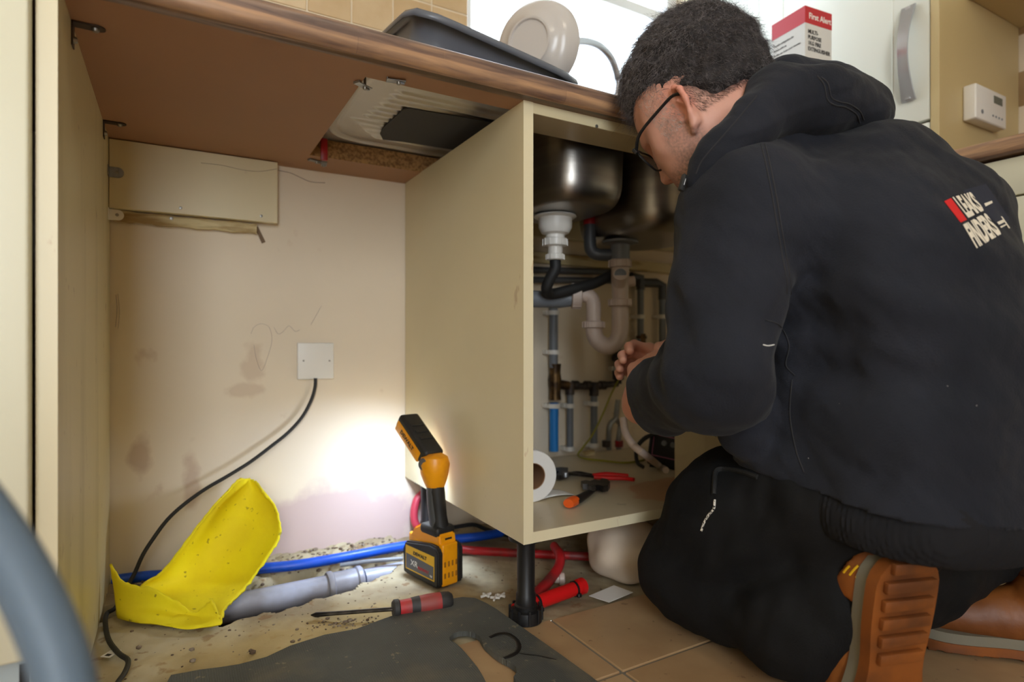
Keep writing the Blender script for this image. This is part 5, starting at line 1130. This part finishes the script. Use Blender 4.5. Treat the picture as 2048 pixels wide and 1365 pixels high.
for n_i, i in enumerate(sel):
    p = hp[i]; n = hn_[i]; L3 = hl[i]
    edge = L3[2] < .012 and L3[0] < 0
    base = p-n*.001; comb = (ff*.5 - uu*.25 + rs.normal(size=3)*.45) if L3[2] > .05 else (-uu*.8 - ff*.25 + rs.normal(size=3)*.35)
    comb = comb-n*(comb@n)*.8; comb /= np.linalg.norm(comb)+1e-6; Ls = (.016 if L3[2] > .07 else .011)*rs.uniform(.6,1.3); Ls *= .55 if edge else 1
    side = np.cross(n, comb); side /= np.linalg.norm(side)+1e-6; w_ = rs.uniform(.00022,.00038); curlv = rs.normal(size=3)*.5
    k0 = len(vv)
    for q, t in enumerate((0,.35,.7,1)):
        c = base + (n*(.75-.45*t)+comb*(.35+.75*t)+curlv*t*t)*Ls*t; ww = w_*(1-.85*t)
        for a3 in range(3):
            an = a3*2.094; vv.append(c+side*ww*math.cos(an)+n*ww*math.sin(an)) 
    for q in range(3):
        for a3 in range(3): b3 = (a3+1) % 3; fv.append((k0+q*3+a3, k0+q*3+b3, k0+q*3+3+b3, k0+q*3+3+a3)); mats_i.append(1 if (rs.rand() < (.35 if (L3[0] > .0 and L3[2] < .05) else .03)) and False else 0)
me = bpy.data.meshes.new('strands'); me.from_pydata([tuple(v) for v in vv], [], fv); me.materials.append(HS); me.update()
for p_ in me.polygons: p_.use_smooth = True
hs = link('hair_strands', me, hair); hs['kind'] = 'stuff'
# short grey strands at the temples and clipped nape
vv = []; fv = []; mi_ = []
bp_ = np.array([v.co for v in body.data.vertices]); bn_ = np.array([v.normal for v in body.data.vertices]); bl = (bp_-HO)@HR.T
m1 = (bl[:,0] > -.002)&(bl[:,0] < .038)&(bl[:,2] > -.028)&(bl[:,2] < .06)&(np.abs(bl[:,1]) > .052); m2 = (bl[:,0] < -.02)&(bl[:,2] < .03)&(bl[:,2] > -.035)&(np.abs(bl[:,1]) < .09)&(bl[:,0] > -.13)
for msk, cnt, Lb in ((m1, 2600, .006), (m2, 6500, .008)):
    idx = np.nonzero(msk)[0]
    if not len(idx): continue
    for i in rs.choice(idx, cnt):
        p = bp_[i]; n = bn_[i]; d = -uu*.9-ff*.3+rs.normal(size=3)*.25; d -= n*(d@n)*.9; d /= np.linalg.norm(d); side = np.cross(n, d); Ls = Lb*rs.uniform(.5,1.2); k0 = len(vv)
        for t in (0,.5,1):
            c = p+(d*1.0+n*(.35-.2*t))*Ls*t
            for a3 in range(3): an = a3*2.094; vv.append(c+(side*math.cos(an)+n*math.sin(an))*.00015*(1-.8*t))
        for q in range(2):
            for a3 in range(3): b3 = (a3+1)%3; mi_.append(0 if cnt == 2600 else 1); fv.append((k0+q*3+a3, k0+q*3+b3, k0+q*3+3+b3, k0+q*3+3+a3))
me = bpy.data.meshes.new('short_strands'); me.from_pydata([tuple(v) for v in vv], [], fv); me.materials.append(mat('greying_short_hair', (206,194,188), .5, rgb2=(150,132,124), vscale=90)); me.materials.append(mat('clipped_nape_hair', (120,102,92), .5, rgb2=(64,54,50), vscale=90)); me.update(); me.polygons.foreach_set('material_index', mi_)
hs2 = link('short_strands', me, hair); hs2['kind'] = 'stuff'; hs2['label'] = 'short greying hair at temple and nape'
# ---- glasses
gl_ = thing('glasses', None, None); gl_.parent = man; gl_['label'] = 'black-framed glasses'
gl_.location = -Vector(man.location)
def HV(f, l, u): return Vector(hd(f, l, u))
for s in (-1, 1): bm = B(); tube(bm, [HV(0.0850,.066*s,.010), HV(.06,.0795*s,.016), HV(.010,.083*s,.014), HV(-.010,.085*s,.010), HV(-.022,.083*s,.0)], [.0028,.0026,.0026,.0026,.003], 8, smooth=4, flat=.6); obj('temple_arm', bm, M['black_pl'], gl_)

bm = B()
for s in (-1, 1):
    pts = [HV(0.0890-.0035*abs(math.cos(a_)*1.0)*1.0, (.034+.030*math.cos(a_))*s, .000+.021*math.sin(a_)) for a_ in [2*math.pi*k/24 for k in range(25)]]
    tube(bm, pts, .0016, 6)
    box(bm, -.002,.003,-.004,.004,-.005,.005,.001,1, frame4(HV(0.0860,.066*s,.010), Vector(ff), Vector(ll), Vector(uu)))
tube(bm, [HV(0.0885,-.006,.006), HV(0.0920,0,.009), HV(0.0885,.006,.006)], .0016, 6, smooth=4); obj('frame', bm, M['black_pl'], gl_)
for s in (-1, 1):
    bm = B(); vs = [bm.verts.new(HV(0.0875, (.034+.029*math.cos(a_))*s, .020*math.sin(a_))) for a_ in [2*math.pi*k/24 for k in range(24)]]; bm.faces.new(vs); ln = obj('lens', bm, GL, gl_, smooth=False)
# ---- hoodie
HOOD = mat('black_hoodie_fleece', (37,39,47), .95, rgb2=(29,31,38), vscale=5, bump=.35, bscale=420, spec=.25)
HOOD.node_tree.nodes['Principled BSDF'].inputs['Sheen Weight'].default_value = .06; HOOD.node_tree.nodes['Principled BSDF'].inputs['Sheen Roughness'].default_value = .45
blend_in(HOOD, noise_mask(190, .79, .81, (1,1,1), 4, .8, detail=2, zlim=(.46,.42)), (190,186,180))
def AT(px, py, d): return np.array(atd(px, py, d))
def folds(P):
    o = fbm(P, 13, .0055, 2)+fbm(P, 34, .0016, 9)
    def wave(c, dirv, freq, rad, amp, bend=0):
        Lp = P-np.array(c, np.float32); m = np.exp(-(Lp*Lp).sum(1)/(rad*rad)); dv = np.array(dirv, np.float32); dv /= np.linalg.norm(dv)
        return amp*m*np.sin(Lp@dv*freq+3*np.sin(Lp[:,2]*18+Lp[:,0]*9)*.4)
    o += wave(EL+np.array((0,.02,.03)), (.1,.75,-.6), 120, .075, .007)       # elbow crook
    o += wave(WL+np.array((0,-.035,.01)), (.0,.95,-.3), 170, .055, .005)      # cuff
    o += wave((.80,.46,.46), (.25,-.1,.95), 75, .11, .0055)                   # waist, left side
    o += wave((.74,.55,.56), (.7,.2,.7), 80, .07, .004)                       # under the arm
    o += wave((.88,.40,.33), (.1,.0,1), 60, .13, .004)
    o += wave((.86,.40,.50), (.25,-.1,.95), 42, .16, .005)
    return o
HDF = Field(folds)
side_l = np.array((-.95,-.30,0)); R_t = np.stack([side_l, np.array((.30,-.95,0)), np.array((0,0,1.))])
def tilt(deg, base=R_t):
    """torso frame leaned forward"""
    a = math.radians(deg); s_, b_, u_ = base; return np.stack([s_, b_*math.cos(a)+u_*math.sin(a), u_*math.cos(a)-b_*math.sin(a)])
TORSO = [((.900,.480,.600), (.200,.122,.145), 30, .05), ((.830,.565,.640), (.165,.085,.085), 30, .06), ((.920,.440,.490), (.205,.135,.150), 15, .06), ((.905,.440,.360), (.205,.150,.140), 5, .06), ((.890,.435,.260), (.205,.155,.075), 0, .05)]
for c, r, t, k in TORSO: HDF.ell(c, r, tilt(t), k)
HDF.ell(AT(1750,350,.885), (.115,.085,.062), tilt(30), .05); HDF.ell(AT(1670,335,.91), (.08,.07,.05), tilt(30), .04); HDF.ell(AT(1880,440,.86), (.09,.075,.07), tilt(30), .06)
HDF.cone(SL+np.array((.10,.02,.02)), SL, .085, .078, .05); HDF.cone(SR-np.array((.10,.02,-.02)), SR, .085, .075, .05)
HDF.chain([SL, EL], [.080,.064], .04); W2 = WL+(EL-WL)*.34; HDF.chain([EL, W2], [.064,.052], .03); HDF.chain([W2, WL+(EL-WL)*.22], [.052,.041], .012)
HDF.ell(AT(1660,760,.87), (.115,.10,.14), R_t, .05); HDF.ell(AT(1620,620,.86), (.07,.08,.12), R_t, .05); HDF.ell(AT(1610,930,.86), (.09,.09,.07), R_t, .05)
HDF.chain([SR, ER, WR], [.078,.066,.045], .03)
HDF.cone(AT(1488,862,.84), AT(1505,835,.84), .030, .030, .02)           # bunched front edge
# hood: rolled collar and the bag of the hood on the upper back
HDF.ell(AT(1560,300,.90), (.10,.08,.05), tilt(30), .04)
HF2 = Field(lambda P: fbm(P, 20, .0035, 31)+fbm(P, 48, .0012, 32))
HF2.chain([AT(1390,366,.795), AT(1412,334,.795), AT(1452,294,.795), AT(1502,248,.80), AT(1556,205,.82)], [.011,.018,.025,.033,.042], .03)
HF2.chain([AT(1556,205,.82), AT(1640,212,.83), AT(1735,226,.84)], [.042,.038,.026], .03)
HF2.chain([AT(1572,172,.90), AT(1650,190,.90), AT(1738,222,.88)], [.038,.036,.028], .04)
HF2.ell(AT(1640,222,.87), (.105,.07,.040), tilt(20), .03)
HF2.chain([AT(1572,172,.90), AT(1580,190,.98), AT(1530,260,1.03), AT(1450,340,1.0)], [.036,.038,.034,.024], .03)
HDF.cone(nk0+ff*.03, nk1+np.array((-.06,.05,.05)), .060, .042, .015, True)   # room for the neck
HDF.ell(hd(0,0,.03), (.112,.084,.10), HR, .012, True)
HDF.ell(hd(.03,0,-.06), (.07,.070,.066), HR, .012, True)
for FF in (HF2,):
    FF.cone(nk0+ff*.03, nk1+np.array((-.05,.05,.08)), .060, .045, .015, True); FF.ell(hd(-.005,0,.05), (.118,.090,.112), HR, .012, True); FF.ell(hd(.03,0,-.06), (.066,.068,.064), HR, .012, True)
hoodie = grown('hoodie', HDF, (.45,.20,.10), (1.30,1.00,1.02), .0032, HOOD, body, clipf=lambda P: .282-P[:,2]+.10*(P[:,1]-.45))
hood = grown('hood', HF2, (.55,.35,.60), (1.15,.95,.98), .003, HOOD, hoodie)
bvh0 = BVHTree.FromPolygons([v.co[:] for v in hoodie.data.vertices], [p.vertices[:] for p in hoodie.data.polygons])
bvh = bvh0
hbv = BVHTree.FromPolygons([v.co[:] for v in hood.data.vertices], [p.vertices[:] for p in hood.data.polygons])
def hit(px, py, tree=bvh, off=.0006):
    d = ray(px, py).normalized(); loc, nr, ix, ds = tree.ray_cast(CAM, d)
    return None if loc is None else (loc+nr*off, nr)
def seam(name, pts, r, m, parent, n=10, off=.0002, tree=bvh):
    P = [Vector((x, y, 0)) for x, y in pts]; P = spline(P, n); out = []
    for p in P:
        q = hit(p.x, p.y, tree, off)
        if q: out.append(q[0])
    if len(out) > 2: bm = B(); tube(bm, out, r, 6); return obj(name, bm, m, parent)
STM = mat('stitching', (42,42,45), .9)
for dx in (-4, 4): seam('seam', [(1526+dx,288),(1536+dx,330),(1548+dx,390),(1558+dx,450),(1568+dx,510),(1577+dx,560),(1578+dx,588)], .0009, STM, hoodie)
for k in range(44):
    t = k/43; p = Vector((1526,288,0)).lerp(Vector((1580,588,0)), t)
seam('seam', [(1634,152),(1648,170),(1655,200),(1672,211),(1690,214),(1712,228),(1720,246)], .0010, STM, hood, tree=hbv); seam('seam', [(1642,154),(1656,168),(1663,195),(1680,204),(1698,208),(1719,222),(1728,240)], .0009, STM, hood, tree=hbv)
seam('seam', [(1530,640),(1560,652),(1578,690),(1572,730),(1590,752)], .0010, STM, hoodie); seam('seam', [(1584,760),(1580,830),(1592,900),(1608,945)], .0009, STM, hoodie)
seam('seam', [(1392,348),(1404,322),(1434,286),(1474,240),(1514,192)], .0009, STM, hood, tree=hbv)
seam('white_thread', [(1526,690),(1536,692),(1548,690)], .0007, M['white_ink'], hoodie)
bm = B(); p = AT(1366,366,.79); box(bm, -.004,.004,-.003,.003,-.012,.012,.0015,2, Matrix.Translation(p) @ Matrix.Rotation(.35,4,'Y')); zz = obj('zip_end', bm, M['black_rub'], hoodie)
bm = B(); box(bm, -.0012,.0012,-.0045,-.0028,-.005,.005,.0005,1, Matrix.Translation(p) @ Matrix.Rotation(.35,4,'Y')); obj('zip_pull', bm, M['chrome'], zz)
# lettering on the back, laid on the cloth
def decal(name, s, quad, m, bold=.0, stretch=1):
    c = bpy.data.curves.new(name, 'FONT'); c.body = s; c.size = 1; c.resolution_u = 3; c.offset = bold
    t = bpy.data.objects.new('tmp', c); COL.objects.link(t); dg = bpy.context.evaluated_depsgraph_get(); me = bpy.data.meshes.new_from_object(t.evaluated_get(dg)); bpy.data.objects.remove(t); bpy.data.curves.remove(c)
    bm = bmesh.new(); bm.from_mesh(me); bmesh.ops.triangulate(bm, faces=bm.faces[:]); bmesh.ops.subdivide_edges(bm, edges=[e for e in bm.edges if e.calc_length() > .15], cuts=2)
    xs = [v.co.x for v in bm.verts]; ys = [v.co.y for v in bm.verts]; x0, x1, y0, y1 = min(xs), max(xs), min(ys), max(ys); bad = []
    TLc, TRc, BRc, BLc = [Vector((1850+x/6.82, 320+y/6.82)) for x, y in quad]
    for v in bm.verts:
        u = (v.co.x-x0)/(x1-x0); w_ = (y1-v.co.y)/(y1-y0); p = TLc.lerp(TRc, u).lerp(BLc.lerp(BRc, u), w_); q = hit(p.x, p.y, bvh, .0009)
        if q: v.co = q[0]
        else: bad.append(v)
    bmesh.ops.delete(bm, geom=bad, context='VERTS'); return obj(name, bm, m, hoodie, smooth=False)
def patch(name, quad, m, n=8, off=.0007):
    TLc, TRc, BRc, BLc = [Vector((1850+x/6.82, 320+y/6.82)) for x, y in quad]; bm = B(); g = []
    for i in range(n+1):
        r = []
        for j in range(n+1):
            p = TLc.lerp(TRc, i/n).lerp(BLc.lerp(BRc, i/n), j/n); q = hit(p.x, p.y, bvh, off); r.append(bm.verts.new(q[0]) if q else None)
        g.append(r)
    for i in range(n):
        for j in range(n):
            f = (g[i][j], g[i+1][j], g[i+1][j+1], g[i][j+1])
            if all(f): bm.faces.new(f)
    return obj(name, bm, m, hoodie, smooth=True)
CREAM_T = mat('cream_thread', (214,204,186), .8); NAVY = mat('navy_thread', (26,30,46), .85)
patch('printed_patch', [(500,420),(830,330),(1150,800),(1060,960)], NAVY, 10, .0004)
patch('printed_block', [(255,570),(350,525),(565,820),(480,860)], mat('red_thread', (200,16,22), .75))
decal('lettering', 'LEAKS', [(362,512),(615,440),(805,695),(585,800)], CREAM_T, .045); decal('lettering', 'FINDERS', [(505,885),(815,725),(1045,1015),(700,1215)], CREAM_T, .045)
patch('printed_bar', [(800,600),(905,560),(915,590),(820,640)], CREAM_T, 3); patch('printed_bar', [(975,855),(1070,810),(1085,850),(1000,890)], CREAM_T, 3); patch('printed_bar', [(1015,915),(1110,870),(1120,885),(1030,935)], CREAM_T, 3); patch('printed_bar', [(1025,775),(1045,775),(1155,935),(1135,940)], CREAM_T, 4)
# ribbed hem of the hoodie
RIB = mat('ribbed_hem_knit', (30,30,33), .95, spec=.2)
def ribd(P):
    a = np.arctan2((P-np.array((.89,.44,0)))@np.array((.30,-.95,0)), (P-np.array((.89,.44,0)))@side_l); return .0011*np.sin(a*230)+fbm(P, 12, .004, 8)
RF_ = Field(ribd); RF_.ell((.890,.440,.255), (.198,.150,.095), R_t, .03)
grown('hem', RF_, (.60,.20,.08), (1.15,.68,.33), .003, RIB, hoodie, clipf=lambda P: np.maximum(P[:,2]-.305-.10*(P[:,1]-.45), .230-P[:,2]+.10*(P[:,1]-.45)))
# ---- trousers
TRO = mat('black_work_trousers', (19,19,20), .88, rgb2=(14,14,15), vscale=9, bump=.3, bscale=500, spec=.25)
def tfold(P):
    o = fbm(P, 16, .004, 21)+fbm(P, 42, .0014, 22)
    for c, dv, fq, rd, am in ((KLj+np.array((0,-.10,.05)), (.2,.5,.85), 95, .10, .005), ((.79,.56,.19), (.1,.7,.7), 85, .11, .005), ((.77,.62,.06), (.3,.9,.2), 70, .10, .004)):
        Lp = P-np.array(c, np.float32); v = np.array(dv, np.float32); v /= np.linalg.norm(v); o += am*np.exp(-(Lp*Lp).sum(1)/rd**2)*np.sin(Lp@v*fq+np.sin(Lp[:,0]*30)*.8)
    return o
TF = Field(tfold); TF.ell((.89,.485,.245), (.185,.120,.10), R_t); TF.ell((1.01,.50,.15), (.19,.075,.105), None, .03); TF.cone((1.00,.49,.12), (1.09,.47,.15), .075, .06, .04); TF.chain([HLj, (HLj+KLj)/2+np.array((.0,.02,.028)), KLj+np.array((0,-.012,.028))], [.110,.102,.084], .04); TF.ell(KLj+np.array((.005,.0,.005)), (.086,.084,.088), None, .03)
TF.chain([KLj+np.array((0,0,-.012)), np.array((.765,.52,.090)), np.array((.772,.468,.130))], [.070,.078,.070], .03)
TF.chain([HRj, KRj], [.11,.078], .04); TF.chain([KRj, np.array((1.15,.60,.24)), np.array((1.135,.47,.19)), np.array((1.128,.405,.165))], [.07,.062,.058,.050], .03)
TF.cone((1.10,.52,.16), (.88,.54,.13), .085, .09, .04)
trous = grown('trousers', TF, (.55,.22,.0), (1.32,.95,.50), .0036, TRO, body, clipf=lambda P: .003-P[:,2])
tb = BVHTree.FromPolygons([v.co[:] for v in trous.data.vertices], [p.vertices[:] for p in trous.data.polygons])
# pocket loop and speckled cord on the left thigh
q = hit(1432, 948, tb); q2 = hit(1428, 1000, tb)
CORD = mat('speckled_cord', (226,222,212), .8, rgb2=(20,20,20), vscale=420, thr=(.45,.5))
seam('pocket_flap', [(1516,955),(1490,946),(1458,940),(1434,942),(1430,965),(1429,990)], .0038, M['black_rub'], trous, 8, .001, tb)
seam('drawcord', [(1430,1000),(1428,1018),(1418,1030),(1409,1045),(1403,1062)], .0017, CORD, trous, 8, .001, tb)
# ---- boots
LEA = mat('tan_boot_leather', (146,86,34), .5, rgb2=(112,62,24), vscale=10, bump=.3, bscale=110, thr=(.3,.6)); LEAD = mat('dark_brown_leather', (84,48,26), .5, bump=.2, bscale=120)
SOLE = mat('amber_rubber_sole', (138,76,26), .5, rgb2=(92,50,22), vscale=14, thr=(.35,.6)); MID = mat('grey_midsole', (122,116,100), .7)
def boot(name, A, t, up, lab, sc=1.0):
    t = np.array(t, float); t /= np.linalg.norm(t); u = np.array(up, float); u -= t*(u@t); u /= np.linalg.norm(u); s_ = np.cross(u, t); R = np.stack([t, s_, u]); A = np.array(A)
    L = lambda x, y, z: A+(t*x+s_*y+u*z)*sc
    e = thing(name, None, None, (0,0,0)); e['label'] = lab; e.parent = body; e.location = -Vector(man.location)*1
    e.location = (0,0,0); e.matrix_parent_inverse = Matrix.Identity(4); e.location = -Vector(tuple(man.location)) - Vector(tuple(body.location))
    lo = A-.30; hi = A+.30
    U = Field(lambda P: fbm(P, 26, .0016, 4)); U.ell(L(-.035,0,.075), (.052*sc,.038*sc,.060*sc), R); U.ell(L(.05,0,.055), (.085*sc,.040*sc,.042*sc), R, .03); U.ell(L(.135,-.004,.050), (.062*sc,.045*sc,.036*sc), R, .025)
    U.chain([L(-.012,0,.08), L(-.014,0,.150)], [.046*sc,.050*sc], .03); U.rbox(L(.05,0,-.02), (.3,.2,.045), R, .005, .006, True)
    # clip at shaft top
    up_o = grown('upper', U, lo, hi, .0030, LEA, e, clipf=lambda P: ((P-A)@u)-.150*sc)
    prof = lambda x: .039 + .009*np.exp(-((x-.14)/.06)**2) - .006*np.exp(-((x-.045)/.04)**2)
    def outline(x0, x1, g=0, n=26):
        pts = []
        for k in range(n+1):
            x = x0+(x1-x0)*k/n; e0 = max(0., min(1., (x-x0)/.04)); e1 = max(0., min(1., (x1-x)/.07)); w_ = (prof(x)+g)*math.sqrt(max(0,1-(1-e0)**2))*math.sqrt(max(0,1-(1-e1)**2)); pts.append((x, w_))
        return [(x, w_) for x, w_ in pts]+[(x, -w_) for x, w_ in pts[::-1][1:-1]]
    bm = B(); ol = outline(-.088,.198,.002); prism(bm, [Vector(L(x,y,.014)) for x, y in ol], Vector(u)*.018*sc); bmesh.ops.remove_doubles(bm, verts=bm.verts[:], dist=1e-5); obj('midsole', bm, MID, e)
    bm = B(); ol = outline(-.092,.202,.004); prism(bm, [Vector(L(x,y,.002)) for x, y in ol], Vector(u)*.014*sc); bmesh.ops.remove_doubles(bm, verts=bm.verts[:], dist=1e-5); so = obj('outsole', bm, SOLE, e)
    for k in range(13):
        x = -.078+.0215*k
        if 5 < k < 7: continue
        w_ = float(prof(x))*.86*(.8 if k in (0,12) else 1); fr_ = frame4(Vector(L(x,0,0)), Vector(t), Vector(s_), Vector(u)); bm = B(); box(bm, -.0065*sc,.0065*sc,-w_*sc,w_*sc,-.0045*sc,.004*sc,.0018,2,fr_); obj('tread', bm, SOLE, so)
    # heel cup band of sole rubber
    H_ = Field(); H_.ell(L(-.037,0,.050), (.058*sc,.043*sc,.050*sc), R); grown('heel_cup', H_, lo, hi, .003, SOLE, e, clipf=lambda P: np.maximum(np.maximum(((P-A)@u)-.062*sc-.4*((P-A)@t+.03), ((P-A)@t)+.020*sc), .012*sc-((P-A)@u)))
    C_ = Field(); C_.cone(L(-.014,0,.135), L(-.014,0,.158), .0525*sc, .0525*sc); grown('collar', C_, lo, hi, .003, LEAD, e, clipf=lambda P: np.maximum(((P-A)@u)-.162*sc, .130*sc-((P-A)@u)))
    return e, L
bl_, LBt = boot('boot', atd(1806,1266,.70), (.03,.14,-.98), (.27,.93,.12), 'left tan boot, sole turned to the camera', 1.06)
for k in range(3):
    bm = B(); a = LBt(-.058-.0, .040-.0, .118); 
    c = np.array(atd(1722+18*k, 1139-2*k, .70))
for k, (x0, y0, x1, y1) in enumerate(((1688,1146,1700,1133),(1700,1151,1717,1132),(1713,1156,1730,1136))):
    tree = BVHTree.FromPolygons([(ob.matrix_world if False else Matrix.Identity(4)) @ v.co for ob in bl_.children if ob.name.startswith(('collar','upper','heel')) for v in ob.data.vertices], [[i+off_ for i in p.vertices] for ob, off_ in zip([o for o in bl_.children if o.name.startswith(('collar','upper','heel'))], np.cumsum([0]+[len(o.data.vertices) for o in bl_.children if o.name.startswith(('collar','upper','heel'))])) for p in ob.data.polygons])
    seam('stitch', [(x0,y0),((x0+x1)/2,(y0+y1)/2-1),(x1,y1)], .0014, M['yellow_ink'], bl_, 4, .0008, tree)
boot('boot', (1.125,.375,.006), (-.62,.78,.0), (0,0,1), 'right tan boot, flat on the tiles behind the left boot', .92)
